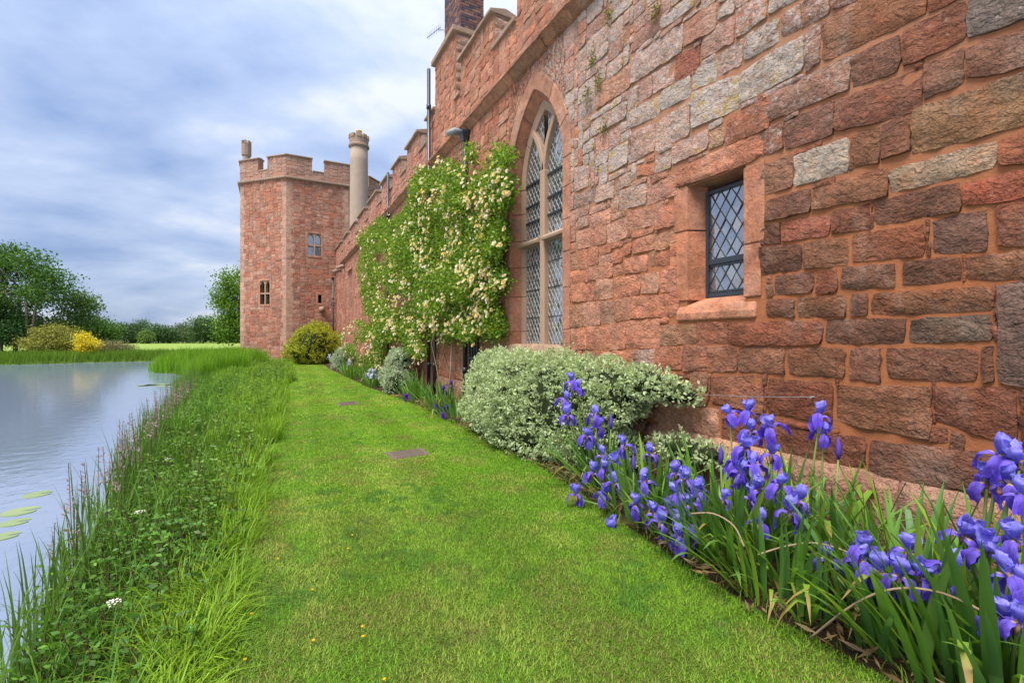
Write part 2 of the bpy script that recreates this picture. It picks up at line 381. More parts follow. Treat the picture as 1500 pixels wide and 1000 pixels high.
ys = np.linspace(-6, 36, 120); mid = np.linspace(0, 1, 5)
def strip(name, xa, xb, z, mat, label, cat, n=5, zf=None):
    V, Fs = [], []
    for i, y in enumerate(ys):
        for t in np.linspace(0, 1, n):
            x = xa(y) * (1 - t) + xb(y) * t; V.append((x, y, z + (zf(x, y, t) if zf else 0)))
    for i in range(len(ys) - 1):
        for j in range(n - 1): a = i * n + j; Fs.append((a, a + 1, a + n + 1, a + n))
    return tag(mk(name, V, Fs, mat, None, True, loc=(0, 0, 0)), label, cat, kind='structure')
strip('lawn', lawn_l, lawn_r, .004, 'turf', 'mown grass path between the moat bank and the flower bed', 'lawn')
strip('flower_bed', lawn_r, lambda y: 4.05 if y < 34 else 4.05, .008, 'soil', 'narrow dark soil bed along the foot of the castle wall', 'flower bed', 7,
      lambda x, y, t: .05 * math.sin(min(1, t * 3) * 1.57) + .03 * (vnoise(np.array(x * 5), np.array(y * 5), 3) - .5) - (.02 if t == 0 else 0))
fd = [(-140, 72, -.1), (60, 72, -.1), (160, 250, -.1), (-330, 250, -.1)]
tag(mk('field', np.array(fd) + [0, 0, .03], [(0, 1, 2, 3)], 'field', loc=(0, 0, -.07)), 'pale green hay field beyond the moat', 'field', kind='structure')

# ------------------------------------------------------------------ stones
def stone_geo(fr, quad, res, prot, bulge, rough, seed, round_=.12, jit=.012, edge=.011, rimw=-.012):
    """quad: TL,TR,BR,BL as (u,v) with u growing along fr.U; returns V(world), F. Face and skirt keep separate vertices so the arris stays crisp"""
    nu, nv = res; rr = random.Random(seed)
    A, B = np.meshgrid(np.linspace(-1, 1, nu + 1), np.linspace(-1, 1, nv + 1), indexing='ij')
    cr_ = [round_ * rr.uniform(.15, 1.9) for _ in range(4)]
    rc = np.where(A < 0, np.where(B < 0, cr_[0], cr_[1]), np.where(B < 0, cr_[2], cr_[3]))
    shrink = 1 - rc * (np.abs(A) ** 5) * (np.abs(B) ** 5)
    s, t = (A * shrink + 1) / 2, (B * shrink + 1) / 2
    TL, TR, BR, BL = [np.array(q, float) for q in quad]
    P = (BL * (1 - s[..., None]) + BR * s[..., None]) * (1 - t[..., None]) + (TL * (1 - s[..., None]) + TR * s[..., None]) * t[..., None]
    m = np.maximum(np.abs(A), np.abs(B)); rim = m > .999
    Wd = prot + bulge * (1 - m ** 6); tl_, tv_ = rr.gauss(0, .35), rr.gauss(0, .35)
    Wd = Wd + rough * .8 * (tl_ * A + tv_ * B)
    for i in range(nu + 1):
        for j in range(nv + 1):
            u, v = P[i, j]
            q = mnoise.noise(Vector((u * 6 + seed, v * 8, seed * .37))) + .55 * mnoise.noise(Vector((u * 17, v * 23 + seed, 3.1))) + .5 * mnoise.noise(Vector((u * 39 + seed, v * 45, 1.7)))
            j1 = mnoise.noise(Vector((u * 11, v * 11, seed))) + .6 * mnoise.noise(Vector((u * 37, v * 37, seed))); j2 = mnoise.noise(Vector((u * 11 + 9, v * 11, seed))) + .6 * mnoise.noise(Vector((u * 37 + 9, v * 37, seed)))
            Wd[i, j] += rough * q
            if rim[i, j]: P[i, j, 0] += jit * .7 * j1; P[i, j, 1] += jit * .7 * j2; Wd[i, j] = max(.0015, Wd[i, j] - edge * .35)
            else: P[i, j, 0] += jit * .4 * j1
    V = fr(P[..., 0], P[..., 1], Wd).reshape(-1, 3); I = np.arange(V.shape[0]).reshape(A.shape)
    Fq = np.stack([I[:-1, :-1], I[1:, :-1], I[1:, 1:], I[:-1, 1:]], -1).reshape(-1, 4)
    ring = [(i, 0) for i in range(nu)] + [(nu, j) for j in range(nv)] + [(i, nv) for i in range(nu, 0, -1)] + [(0, j) for j in range(nv, 0, -1)]
    n = len(ring); Ri = np.array([p_[0] for p_ in ring]); Rj = np.array([p_[1] for p_ in ring])
    up = V[I[Ri, Rj]]; c0 = P.mean((0, 1)); Q = P[Ri, Rj]; dq = Q - c0; Q2 = Q + dq / (np.linalg.norm(dq, axis=1, keepdims=True) + 1e-9) * edge * .35
    lo = fr(Q2[:, 0], Q2[:, 1], np.full(n, rimw)); b0 = len(V); k = np.arange(n); k2 = (k + 1) % n
    return np.concatenate([V, up, lo]), np.concatenate([Fq, np.stack([b0 + n + k, b0 + n + k2, b0 + k2, b0 + k], 1)])
def fill(occ, u0, v0, cell, wr, hr, rs):
    """greedy rubble packing of free cells: yields rectangles"""
    occ = occ.copy(); nr, nc = occ.shape; outl = []
    for r in range(nr):
        c = 0
        while c < nc:
            if occ[r, c]: c += 1; continue
            wt = max(2, int(rs.uniform(*wr) / cell)); ht = max(2, int(rs.uniform(*hr) / cell))
            e_ = c
            while e_ < nc and not occ[r, e_] and e_ - c < wt: e_ += 1
            if e_ < nc and not occ[r, e_]:
                rest = e_
                while rest < nc and not occ[r, rest] and rest - e_ < 3: rest += 1
                if rest - e_ < 3: e_ = rest
            h = 1
            if e_ - c < 3: ht = min(ht, 4)
            while r + h < nr and h < ht and not occ[r + h, c:e_].any(): h += 1
            # do not leave slivers above
            extra = 0
            while r + h + extra < nr and extra < 3 and not occ[r + h + extra, c:e_].any(): extra += 1
            if extra < 3 and (r + h + extra >= nr or occ[r + h + extra, c:e_].all()): h += extra
            occ[r:r + h, c:e_] = True
            if e_ - c >= 1 and h >= 2: outl.append((u0 + c * cell, u0 + e_ * cell, v0 + r * cell, v0 + (r + h) * cell))
            c = e_
    return outl
def emit_stones(parent, items, keep, mat, min_px=0):
    """items: list of (V,F,col). The `keep` largest in the photograph become objects, the rest one joined part"""
    sc = []
    for V, Fq, c in items:
        q = proj(V); ins = (q[:, 2] > .3).all()
        x0, x1, y0, y1 = q[:, 0].min(), q[:, 0].max(), q[:, 1].min(), q[:, 1].max()
        vx = max(0, min(x1, 1500) - max(x0, 0)); vy = max(0, min(y1, 1000) - max(y0, 0))
        sc.append(vx * vy if ins else 0)
    order = np.argsort(-np.array(sc)); top = set(int(i) for i in order[:keep] if sc[i] > min_px)
    Vs, Fs, Cs, b = [], [], [], 0
    for i, (V, Fq, c) in enumerate(items):
        col = np.tile(np.array(c, np.float32), (len(V), 1))
        if i in top: mk('stone', V, Fq, mat, parent, mat == 'stone', col)
        else: Vs.append(V); Fs.append(Fq + b); Cs.append(col); b += len(V)
    if Vs:
        o = mk('small_stones', np.concatenate(Vs), np.concatenate(Fs), mat, parent, mat == 'stone', np.concatenate(Cs)); o['kind'] = 'stuff'

WALL = Frame((4, 0, 0), (-1, 0, 0))                     # u = -Y
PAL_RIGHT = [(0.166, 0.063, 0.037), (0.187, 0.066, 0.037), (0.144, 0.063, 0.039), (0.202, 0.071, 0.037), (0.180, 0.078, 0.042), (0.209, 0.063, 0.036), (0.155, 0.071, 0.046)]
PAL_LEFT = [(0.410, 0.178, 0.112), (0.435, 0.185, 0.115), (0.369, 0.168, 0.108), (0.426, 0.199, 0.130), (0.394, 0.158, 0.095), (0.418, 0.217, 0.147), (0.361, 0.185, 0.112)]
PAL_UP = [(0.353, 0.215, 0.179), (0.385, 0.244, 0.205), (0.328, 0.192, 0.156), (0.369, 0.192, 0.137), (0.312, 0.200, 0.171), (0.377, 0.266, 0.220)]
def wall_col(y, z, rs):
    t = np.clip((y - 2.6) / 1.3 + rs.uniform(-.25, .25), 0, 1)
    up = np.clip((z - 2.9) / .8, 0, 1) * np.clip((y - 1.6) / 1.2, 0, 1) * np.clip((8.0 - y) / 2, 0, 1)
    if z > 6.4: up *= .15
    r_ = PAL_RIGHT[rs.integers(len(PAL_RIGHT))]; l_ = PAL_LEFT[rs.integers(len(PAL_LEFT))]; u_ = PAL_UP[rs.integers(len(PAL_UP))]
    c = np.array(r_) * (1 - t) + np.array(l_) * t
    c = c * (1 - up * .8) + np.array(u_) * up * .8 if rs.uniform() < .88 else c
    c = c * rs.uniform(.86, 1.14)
    lich = np.clip(up * rs.uniform(.1, .75) + (.12 if z > 2.2 else 0) * rs.uniform(0, 1) + np.clip((z - 2.9) / 1.2, 0, 1) * np.clip((3 - y) / 1, 0, 1) * rs.uniform(0, .5), 0, 1)
    return (c[0], c[1], c[2], lich)

# stones read off the photograph, each x0,x1,yTL,yTR,yBL,yBR in one of six enlarged views (ox,oy,scale)
VIEWS = {1: (1080, 380, 3.571), 2: (1080, 180, 3.571), 3: (1080, 0, 3.571), 4: (820, 0, 5), 5: (820, 180, 5), 6: (820, 360, 5), 7: (800, 520, 2.083)}
DIG = {
1: [(155,303,210,205,303,303),(318,572,195,185,302,298),(592,686,180,178,298,290),(702,1340,180,140,292,275),(1362,1620,130,95,660,668),(-43,447,330,312,450,448),
    (460,882,312,310,442,440),(905,1338,312,288,440,425),(5,252,455,460,585,598),(270,570,462,460,595,625),(590,752,462,460,628,638),(780,1265,462,465,620,638),
    (1282,1345,455,450,645,640),(-130,140,605,612,740,810),(160,500,620,645,800,865),(520,1020,655,660,850,945),(1040,1465,665,668,850,985),(1482,1640,672,672,1000,1010)],
2: [(112,190,815,812,870,868),(195,400,795,780,905,890),(412,528,780,765,895,888),(545,832,755,730,872,858),(865,1172,728,697,852,830),(1195,1590,705,650,830,812),
    (120,340,650,630,800,770),(350,585,620,600,770,745),(605,980,585,525,725,700),(1022,1310,510,445,688,675),(1360,1590,430,385,650,632),
    (118,228,530,525,640,630),(235,488,515,475,625,590),(495,700,470,415,580,555),(718,1170,410,310,540,465),(1175,1590,310,225,445,385),
    (150,390,400,340,520,470),(395,795,350,225,460,385),(798,1360,250,85,370,240),(1365,1590,85,10,228,205),(115,295,230,165,390,335),(300,585,175,75,340,255)],
3: [(592,750,720,660,890,850),(752,910,655,580,845,790),(912,1590,580,350,812,640),(125,245,690,640,830,775),(248,510,640,525,790,705),(515,975,525,355,700,580),(980,1190,350,250,525,440),
    (1198,1590,255,115,425,345),(150,595,510,290,650,465),(600,860,290,180,465,370),(868,1200,165,5,355,215),(1203,1590,5,-150,215,80),(10,350,380,180,550,375),
    (355,438,165,110,385,330),(442,1000,100,-170,335,75),(1005,1300,-170,-300,70,-60),(40,222,190,90,325,225),(232,335,90,10,205,155),(340,490,10,-70,155,75),(495,800,-75,-230,70,-90),(0,158,55,-40,205,90),(165,340,-45,-140,85,-10)],
4: [(1045,1280,255,115,435,300),(1160,1340,410,290,560,470),(975,1150,530,440,660,590),(970,1310,680,545,945,800),(850,1025,420,340,600,530),(910,1150,180,20,350,220),
    (525,905,430,170,620,380),(270,520,640,470,805,640),(685,840,540,450,690,600),(575,680,620,550,760,700),(750,955,680,560,810,710),(505,575,670,620,830,780),
    (500,740,830,700,950,840),(745,990,150,-60,220,50),(545,740,260,110,380,225),(1160,1280,60,-20,150,95),(230,495,900,740,1010,860)],
5: [(530,700,70,0,290,200),(705,955,5,-150,210,85),(830,1085,180,40,310,190),(1100,1200,70,20,200,150),(1220,1540,-10,-170,165,40),(700,820,250,200,370,325),(570,690,315,290,390,370),
    (110,210,330,315,510,460),(360,500,210,130,370,300),(440,635,500,440,640,590),(645,875,480,370,605,520),(110,265,535,475,625,575),(272,400,470,420,590,545),
    (500,700,660,610,790,745),(708,880,640,580,790,735),(350,490,745,690,890,840),(125,345,790,750,930,880),(540,700,855,810,960,920),(705,855,830,770,940,895),(30,115,670,650,770,750)],
6: [(480,645,95,65,205,180),(215,390,165,130,255,225),(75,210,190,175,280,265),(705,858,60,30,150,135),(600,730,215,195,345,340),(735,860,180,150,340,330),(400,590,235,215,380,355),
    (275,390,250,240,395,380),(90,250,275,265,410,400),(665,875,370,350,520,515),(525,660,370,365,530,525),(410,525,390,380,550,540),(310,410,405,400,570,560),(180,300,415,410,590,575),
    (45,170,440,430,595,590),(490,735,550,535,750,745),(370,485,570,560,760,755),(205,365,595,580,760,755),(120,200,605,600,760,760),(740,1000,580,575,730,715),(1005,1235,570,560,725,715),
    (705,900,750,735,905,900),(550,700,765,760,940,940),(380,545,770,765,900,920),(910,1080,735,730,915,910),(1085,1298,735,735,920,915)],
7: [(350,528,150,165,235,255),(535,975,195,250,300,345),(985,1400,255,305,375,425)],
}
SPECIAL = {(2, 18): (0.286, 0.194, 0.130, .25), (2, 21): (0.353, 0.277, 0.220, .45), (3, 11): (0.143, 0.108, 0.095, .25), (4, 3): (0.353, 0.216, 0.175, .75), (4, 2): (0.386, 0.288, 0.259, .8), (3, 12): (0.302, 0.216, 0.175, .62), (4, 4): (0.286, 0.108, 0.070, .05),
           (1, 4): (0.134, 0.079, 0.063, 0), (1, 7): (0.122, 0.076, 0.056, 0), (2, 9): (0.139, 0.072, 0.052, 0), (3, 2): (0.218, 0.115, 0.059, .1), (3, 14): (0.210, 0.090, 0.048, .12), (2, 12): (0.244, 0.083, 0.052, .05), (6, 22): (0.353, 0.230, 0.182, .3), (5, 3): (0.336, 0.187, 0.105, 0)}

WINS = [(2.60, 3.76, 1.76, 3.52)]                     # small window block (Y0,Y1,Z0,Z1)
AY, AHW, ASP, AAP = 6.78, .88, 4.40, 5.91             # arch window centre, half width, springing, apex
ARr = (AHW ** 2 + (AAP - ASP) ** 2) / (2 * AHW)
def arch_top(y, hw=AHW, rise=AAP - ASP):
    r_ = (hw ** 2 + rise ** 2) / (2 * hw); dy = np.abs(np.asarray(y, float) - AY)
    c_ = hw - r_; q = r_ ** 2 - (dy - c_) ** 2
    return ASP + np.sqrt(np.maximum(q, 0))
STR0, STR1 = 6.36, 6.62
MAIN_END = 12.2
SILL, MTOP = 7.52, 8.27
merl = [(-2.2, -1.2), (-.35, 1.5), (2.35, 4.2), (5.1, 7.42 - .0), (8.43, 10.26), (10.63, 12.2)]
def main_allowed(Y, Z):
    ok = (Z < STR0 - .01) | ((Z > STR1 + .01) & (Z < SILL))
    for a, b in merl: ok |= (Z > STR1) & (Y > a + .01) & (Y < b - .01) & (Z < (9.2 if a > 10.5 else MTOP))
    ok &= Z > .62
    for y0, y1, z0, z1 in WINS: ok &= ~((Y > y0) & (Y < y1) & (Z > z0) & (Z < z1))
    hw = AHW + .17
    ok &= ~((np.abs(Y - AY) < hw) & (Z > 1.25) & (Z < ASP))
    ok &= ~((np.abs(Y - AY) < hw) & (Z >= ASP) & (Z < arch_top(Y, hw, AAP - ASP + .22)))
    return ok
range_o = empty('castle_range', (4.6, 5, 0))
tag(range_o, 'near red sandstone castle wall with a lancet window and a tall pointed arch window', 'castle wall')
rs = np.random.default_rng(21)
cell = .03
U0, U1 = -MAIN_END, 2.0
nc, nr = int((U1 - U0) / cell), int(9.2 / cell)
cu = U0 + (np.arange(nc) + .5) * cell; cv = (np.arange(nr) + .5) * cell
CU, CV = np.meshgrid(cu, cv)
occ = ~main_allowed(-CU, CV)
items = []
def inquad(q, X, Y):
    ins = np.ones(X.shape, bool)
    for i in range(4):
        a, b = q[i], q[(i + 1) % 4]; ins &= ((b[0] - a[0]) * (Y - a[1]) - (b[1] - a[1]) * (X - a[0])) <= .010 * math.hypot(b[0] - a[0], b[1] - a[1])
    return ins
for vk, lst in DIG.items():
    ox, oy, s_ = VIEWS[vk]
    for idx, (x0, x1, a, b, c_, d_) in enumerate(lst):
        pts = []
        for (x, y) in ((x0, a), (x1, b), (x1, d_), (x0, c_)):
            P = onwall(ox + x / s_, oy + y / s_); pts.append((-P[1], P[2]))
        quad = pts                                           # TL,TR,BR,BL
        uc, vc = np.mean(pts, 0)
        if not main_allowed(np.array(-uc), np.array(vc)): continue
        ln = abs(pts[1][0] - pts[0][0]); ht = abs(pts[0][1] - pts[3][1])
        g = .002 if -uc < 2.7 else -.004
        quad = [(pts[0][0] + g, pts[0][1] - g), (pts[1][0] - g, pts[1][1] - g), (pts[2][0] - g, pts[2][1] + g), (pts[3][0] + g, pts[3][1] + g)]
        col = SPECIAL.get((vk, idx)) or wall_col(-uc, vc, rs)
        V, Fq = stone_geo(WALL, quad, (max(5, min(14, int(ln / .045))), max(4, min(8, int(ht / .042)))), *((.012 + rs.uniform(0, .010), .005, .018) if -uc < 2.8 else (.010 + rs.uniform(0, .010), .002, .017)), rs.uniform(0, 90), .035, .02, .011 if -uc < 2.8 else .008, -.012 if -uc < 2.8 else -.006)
        items.append((V, Fq, col)); occ |= inquad(quad, CU, CV)
for (u0, u1, v0, v1) in fill(occ, U0, 0, cell, (.2, .52), (.15, .3), rs):
    j = lambda: rs.uniform(-.01, .01); g = .006
    quad = [(u0 + g + j(), v1 - g + j()), (u1 - g + j(), v1 - g + j()), (u1 - g + j(), v0 + g + j()), (u0 + g + j(), v0 + g + j())]
    ln, ht = u1 - u0, v1 - v0; yc, zc = -(u0 + u1) / 2, (v0 + v1) / 2
    near = yc < 8
    V, Fq = stone_geo(WALL, quad, (max(4, min(8, int(ln / .07))), max(3, min(5, int(ht / .06)))) if near else (4, 3), .008 + rs.uniform(0, .012), .003, .013, rs.uniform(0, 90), .06, .016, .009, -.007)
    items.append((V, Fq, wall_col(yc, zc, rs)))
# end faces of the merlons that look towards the camera
for ye in (8.43, 10.63):
    EF = Frame((4.0, ye, 0), (0, -1, 0)); ztop = 9.2 if ye > 10 else MTOP
    z = SILL + .0
    while z < ztop - .05:
        h = min(rs.uniform(.2, .3), ztop - z); q = [(.02, z + h - .01), (.5, z + h - .01), (.5, z + .01), (.02, z + .01)]
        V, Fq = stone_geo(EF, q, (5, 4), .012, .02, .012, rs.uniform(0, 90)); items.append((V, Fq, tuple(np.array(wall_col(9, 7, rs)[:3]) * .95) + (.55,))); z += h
emit_stones(range_o, items, 300, 'stone')

# wall core with the openings
core = MB()
def cbox(y0, y1, z0, z1, d=.55): core.box(WALL, -y1, -y0, z0, z1, -d, 0)
sw = (2.815, 3.512, 1.9, 3.28)
cbox(-8, sw[0], 0, STR1); cbox(sw[0], sw[1], 0, sw[2]); cbox(sw[0], sw[1], sw[3], STR1); cbox(sw[1], AY - AHW, 0, STR1)
cbox(AY - AHW, AY + AHW, 0, 1.35)
na = 36
for i in range(na):
    a = AY - AHW + 2 * AHW * i / na; b = a + 2 * AHW / na
    cbox(a, b, float(arch_top((a + b) / 2)) + .02, STR1)
cbox(AY + AHW, MAIN_END, 0, STR1)
cbox(-8, MAIN_END, STR1, SILL, .5)
for a, b in merl: cbox(a, b, SILL, 9.2 if a > 10.5 else MTOP, .5 if a < 10.5 else 1.9)
core.build('wall_core', 'mortar', range_o)
# plinth blocks
py_ = [-8, -6.5, -5.2, -3.9, -2.6, -1.3, -.2, .62, 1.59, 2.35, 3.22, 4.1, 4.9, 5.8, 6.6, 7.5, 8.4, 9.2, 10.1, 11, 12.2]
prng = np.random.default_rng(5)
for a, b in zip(py_[:-1], py_[1:]):
    n_ = 9; ths = np.linspace(-b + .008, -a - .008, n_); pr = [(0, -.05), (.10, -.05), (.10, .2), (.104, .38), (.098, .49), (.06, .575), (.0, .61)]
    V, Fs = [], []
    for i, u in enumerate(ths):
        for (ww, v) in pr:
            q = mnoise.noise(Vector((u * 6, v * 9, a))) * .014 + mnoise.noise(Vector((u * 19, v * 22, a))) * .006
            en = .012 if i in (0, n_ - 1) else 0
            V.append(WALL(u, v + q * .6, ww + (q - en if ww > 0 else 0)))
    m_ = len(pr)
    for i in range(n_ - 1):
        for j in range(m_ - 1): Fs.append((i * m_ + j, (i + 1) * m_ + j, (i + 1) * m_ + j + 1, i * m_ + j + 1))
    Fs.append(tuple(range(m_))); Fs.append(tuple(range((n_ - 1) * m_ + m_ - 1, (n_ - 1) * m_ - 1, -1)))
    c = np.array([.33, .175, .12]) * prng.uniform(.85, 1.12)
    mk('plinth_stone', V, Fs, 'stone', range_o, True, np.tile((*c, .22), (len(V), 1)))
# string course of moulded stones
def string_course(parent, y0, y1, base, step=.95, seed=1):
    r_ = np.random.default_rng(seed); y = y0
    while y < y1 - .02:
        b = min(y + step * r_.uniform(.7, 1.25), y1); b = y1 if y1 - b < .25 else b
        dz, dw = r_.uniform(-.012, .012), r_.uniform(-.015, .01)
        pr = [(-.02, 0), (.05, .03), (.15, .15), (.185, .17), (.185, .225), (.12, .262), (-.02, .275)]
        m = MB(); n = len(pr); ks = 5
        V, Fs = [], []
        for i in range(ks + 1):
            yy = y + .004 + (b - y - .008) * i / ks
            for ww, v in pr:
                q = .012 * mnoise.noise(Vector((yy * 5, v * 20, seed)))
                V.append(WALL(-yy, base + v + dz + q * .7, ww + (dw + q if ww > 0 else 0)))
        for i in range(ks):
            for j in range(n): k2 = (j + 1) % n; Fs.append((i * n + j, i * n + k2, (i + 1) * n + k2, (i + 1) * n + j))
        Fs.append(tuple(range(n - 1, -1, -1))); Fs.append(tuple(ks * n + j for j in range(n)))
        sc_ = np.array((.33, .165, .10)) * r_.uniform(.8, 1.12); mk('string_course_stone', V, Fs, 'stone', parent, False, np.tile((*sc_, .15), (len(V), 1)))
        y = b
string_course(range_o, -8, MAIN_END - .02, STR0 - .01, .95, 3)
def coping(parent, fr, u0, u1, z, w0=-.62, w1=.1, name='coping_stone', step=1.0, seed=0):
    r_ = np.random.default_rng(seed + 11); u = u0
    while u < u1 - .02:
        b = min(u + step * r_.uniform(.8, 1.2), u1); b = u1 if u1 - b < .3 else b
        j = r_.uniform(-.012, .012, 6)
        wm = (w0 + w1) / 2
        poly = [(w0, z + j[0]), (w1, z + j[1]), (w1 + j[4], z + .075), (wm, z + .16 + j[2]), (w0, z + .075)]
        V = [fr(u + .004, v, ww) for ww, v in poly] + [fr(b - .004, v, ww) for ww, v in poly]; n = len(poly)
        Fs = [tuple(range(n - 1, -1, -1)), tuple(range(n, 2 * n))] + [(i, (i + 1) % n, n + (i + 1) % n, n + i) for i in range(n)]
        mk(name, V, [f[::-1] for f in Fs], 'coping', parent, False, bevel=.012); u = b
for i, (a, b) in enumerate(merl):
    if a > 10.5: continue
    coping(range_o, WALL, -b - .05, -a + .05, MTOP - .01, seed=i)
for i in range(len(merl) - 2):
    coping(range_o, WALL, -merl[i + 1][0] + .01, -merl[i][1] - .01, SILL - .03, -.55, .07, 'crenel_sill', seed=20 + i)
coping(range_o, WALL, -10.63 + .01, -10.26 - .01, SILL - .03, -.55, .07, 'crenel_sill', seed=40)

# --- small lancet: dressed surround, iron casement, leaded quarries
win = empty('window', (4.1, 3.16, 2.05), range_o); tag(win, 'small leaded window in a chamfered stone surround with a dark frame')
DC = (.50, .24, .15, 0)
def dressed(name, parent, fr, poly_fn_or_box, bev=.012, c=DC, mat='dressed'):
    m = MB(); m.box(fr, *poly_fn_or_box, c=c, jit=.004); return m.build(name, mat, parent, bevel=bev)
def splay(name, ya, yb, yi, z0, z1, parent, depth=.2, c=DC):
    """jamb: face from ya (outer) to yb (arris), splayed back to yi at depth"""
    poly = [(-ya, .016), (-yb, .014), (-yi, -depth), (-yi, -depth - .12), (-ya, -depth - .12)]
    V = [WALL(u, z0 + .004, ww) for u, ww in poly] + [WALL(u, z1 - .004, ww) for u, ww in poly]
    n = len(poly); Fs = [tuple(range(n - 1, -1, -1)), tuple(range(n, 2 * n))] + [(i, (i + 1) % n, n + (i + 1) % n, n + i) for i in range(n)]
    if ya > yb: Fs = [f[::-1] for f in Fs]
    return mk(name, V, Fs, 'dressed', parent, False, np.tile(np.array(c) * [random.uniform(.88, 1.08)] * 1, (len(V), 1)) if False else np.tile(c, (len(V), 1)), bevel=.008)
YL, YLi, YR, YRi = 3.50, 3.41, 2.83, 2.90
splay('jamb_stone', 3.74, YL, YLi, 2.02, 2.78, win, c=(.40, .165, .095, 0)); splay('jamb_stone', 3.68, YL, YLi, 2.785, 3.27, win, c=(.37, .16, .095, 0))
splay('jamb_stone', 2.655, YR, YRi, 2.0, 2.5, win, c=(.35, .15, .09, 0)); splay('jamb_stone', 2.62, YR, YRi, 2.505, 3.24, win, c=(.37, .16, .095, 0))
# lintel: rough worn block
V, Fq = stone_geo(WALL, [(-3.66, 3.50), (-2.66, 3.54), (-2.62, 3.265), (-3.70, 3.285)], (16, 7), .012, .012, .016, 33., .08, .02)
mk('lintel', V, Fq, 'stone', win, True, np.tile((.40, .16, .095, .1), (len(V), 1)))
m = MB(); m.box(WALL, -3.62, -2.70, 3.265, 3.40, -.34, -.02, c=(.34, .17, .11, 0)); m.build('lintel_soffit', 'dressed', win)
m = MB(); poly = [(.028, 1.80), (.034, 1.88), (.0, 1.965), (-.2, 2.055), (-.34, 2.055), (-.34, 1.80)]
V = [WALL(-3.64, v, ww) for ww, v in poly] + [WALL(-2.70, v, ww) for ww, v in poly]; n = len(poly)
mk('sill', V, [f[::-1] for f in [tuple(range(n - 1, -1, -1)), tuple(range(n, 2 * n))] + [(i, (i + 1) % n, n + (i + 1) % n, n + i) for i in range(n)]], 'dressed', win, False, np.tile((.40, .18, .11, 0), (2 * n, 1)), bevel=.02)
FW = Frame((4.2, 0, 0), (-1, 0, 0)); f0, f1, z0, z1, zt = 2.90, 3.41, 2.05, 3.20, 2.43
m = MB()
for (a, b, c_, d_) in ((f0, f0 + .035, z0, z1), (f1 - .035, f1, z0, z1)): m.box(FW, -b, -a, c_, d_, -.03, .03)
for (c_, d_) in ((z0, z0 + .04), (z1 - .04, z1), (zt - .03, zt + .03)): m.box(FW, -f1 + .036, -f0 - .036, c_, d_, -.03, .028)
m.box(FW, -f1 + .05, -f0 - .05, z0 + .045, z0 + .07, -.02, .02); m.box(FW, -f1 + .05, -f0 - .05, zt - .055, zt - .035, -.02, .02)
m.build('casement_frame', 'black_iron', win, bevel=.004)
def quarries(fr, u0, u1, v0, v1, dw, dh, inside=None):
    """clipped diamonds between u0..u1, v0..v1 -> list of polygons; and lead bars as segments"""
    polys, segs = [], []
    nu, nv = int((u1 - u0) / dw) + 3, int((v1 - v0) / dh) + 3
    def clip(poly):
        for ax_, lim, sg in ((0, u0, 1), (0, u1, -1), (1, v0, 1), (1, v1, -1)):
            o_ = []
            for i in range(len(poly)):
                a, b = poly[i], poly[(i + 1) % len(poly)]; da, db = sg * (a[ax_] - lim), sg * (b[ax_] - lim)
                if da >= 0: o_.append(a)
                if da * db < 0: t = da / (da - db); o_.append((a[0] + (b[0] - a[0]) * t, a[1] + (b[1] - a[1]) * t))
            poly = o_
            if len(poly) < 3: return []
        return poly
    for i in range(-1, 2 * nu):
        for j in range(-1, 2 * nv):
            if (i + j) % 2: continue
            cx, cy = u0 + i * dw / 2, v0 + j * dh / 2
            if inside is not None and not inside(cx, cy): continue
            p_ = clip([(cx - dw / 2, cy), (cx, cy - dh / 2), (cx + dw / 2, cy), (cx, cy + dh / 2)])
            if p_: polys.append(p_)
            for sx in (-1, 1):
                for sy in (-1, 1):
                    q = clip_seg((cx + sx * dw / 2, cy), (cx, cy + sy * dh / 2), u0, u1, v0, v1)
                    if q and sy == 1: segs.append(q)
    return polys, segs
def clip_seg(a, b, u0, u1, v0, v1):
    t0, t1 = 0., 1.
    for ax_, lo, hi in ((0, u0, u1), (1, v0, v1)):
        d = b[ax_] - a[ax_]
        for lim, sg in ((lo, 1), (hi, -1)):
            f = sg * (a[ax_] - lim); g = sg * d
            if abs(g) < 1e-12:
                if f < 0: return None
            elif g > 0: t0 = max(t0, -f / g)
            else: t1 = min(t1, -f / g)
    if t0 >= t1 - 1e-6: return None
    return ((a[0] + (b[0] - a[0]) * t0, a[1] + (b[1] - a[1]) * t0), (a[0] + (b[0] - a[0]) * t1, a[1] + (b[1] - a[1]) * t1))
def came(m, fr, segs, w_=.004, d=.004):
    for a, b in segs:
        dx, dy = b[0] - a[0], b[1] - a[1]; L = math.hypot(dx, dy); nx_, ny_ = -dy / L * w_, dx / L * w_
        m.prism(fr, [(a[0] - nx_, a[1] - ny_), (b[0] - nx_, b[1] - ny_), (b[0] + nx_, b[1] + ny_), (a[0] + nx_, a[1] + ny_)], -d, d)
lead = MB()
for (za, zb) in ((z0 + .04, zt - .03), (zt + .03, z1 - .04)):
    polys, segs = quarries(FW, -f1 + .035, -f0 - .035, za, zb, .128, .205)
    came(lead, FW, segs, .0042, .006)
    for p_ in polys:
        ux = np.mean([q[0] for q in p_]); vx = np.mean([q[1] for q in p_]); tu, tv = random.gauss(0, .035), random.gauss(0, .035)
        V = [FW(q[0], q[1], (q[0] - ux) * tu + (q[1] - vx) * tv - .001) for q in p_]
        mk('pane', V, [tuple(range(len(p_)))], 'glass', win, False)
lead.build('lead_came', 'lead', win)
m = MB(); m.box(WALL, -3.6, -2.6, 1.9, 3.4, -.54, -.5); m.build('dark_backing', 'dark_fill', win)  # near-black sheet behind the panes, painting the unlit room

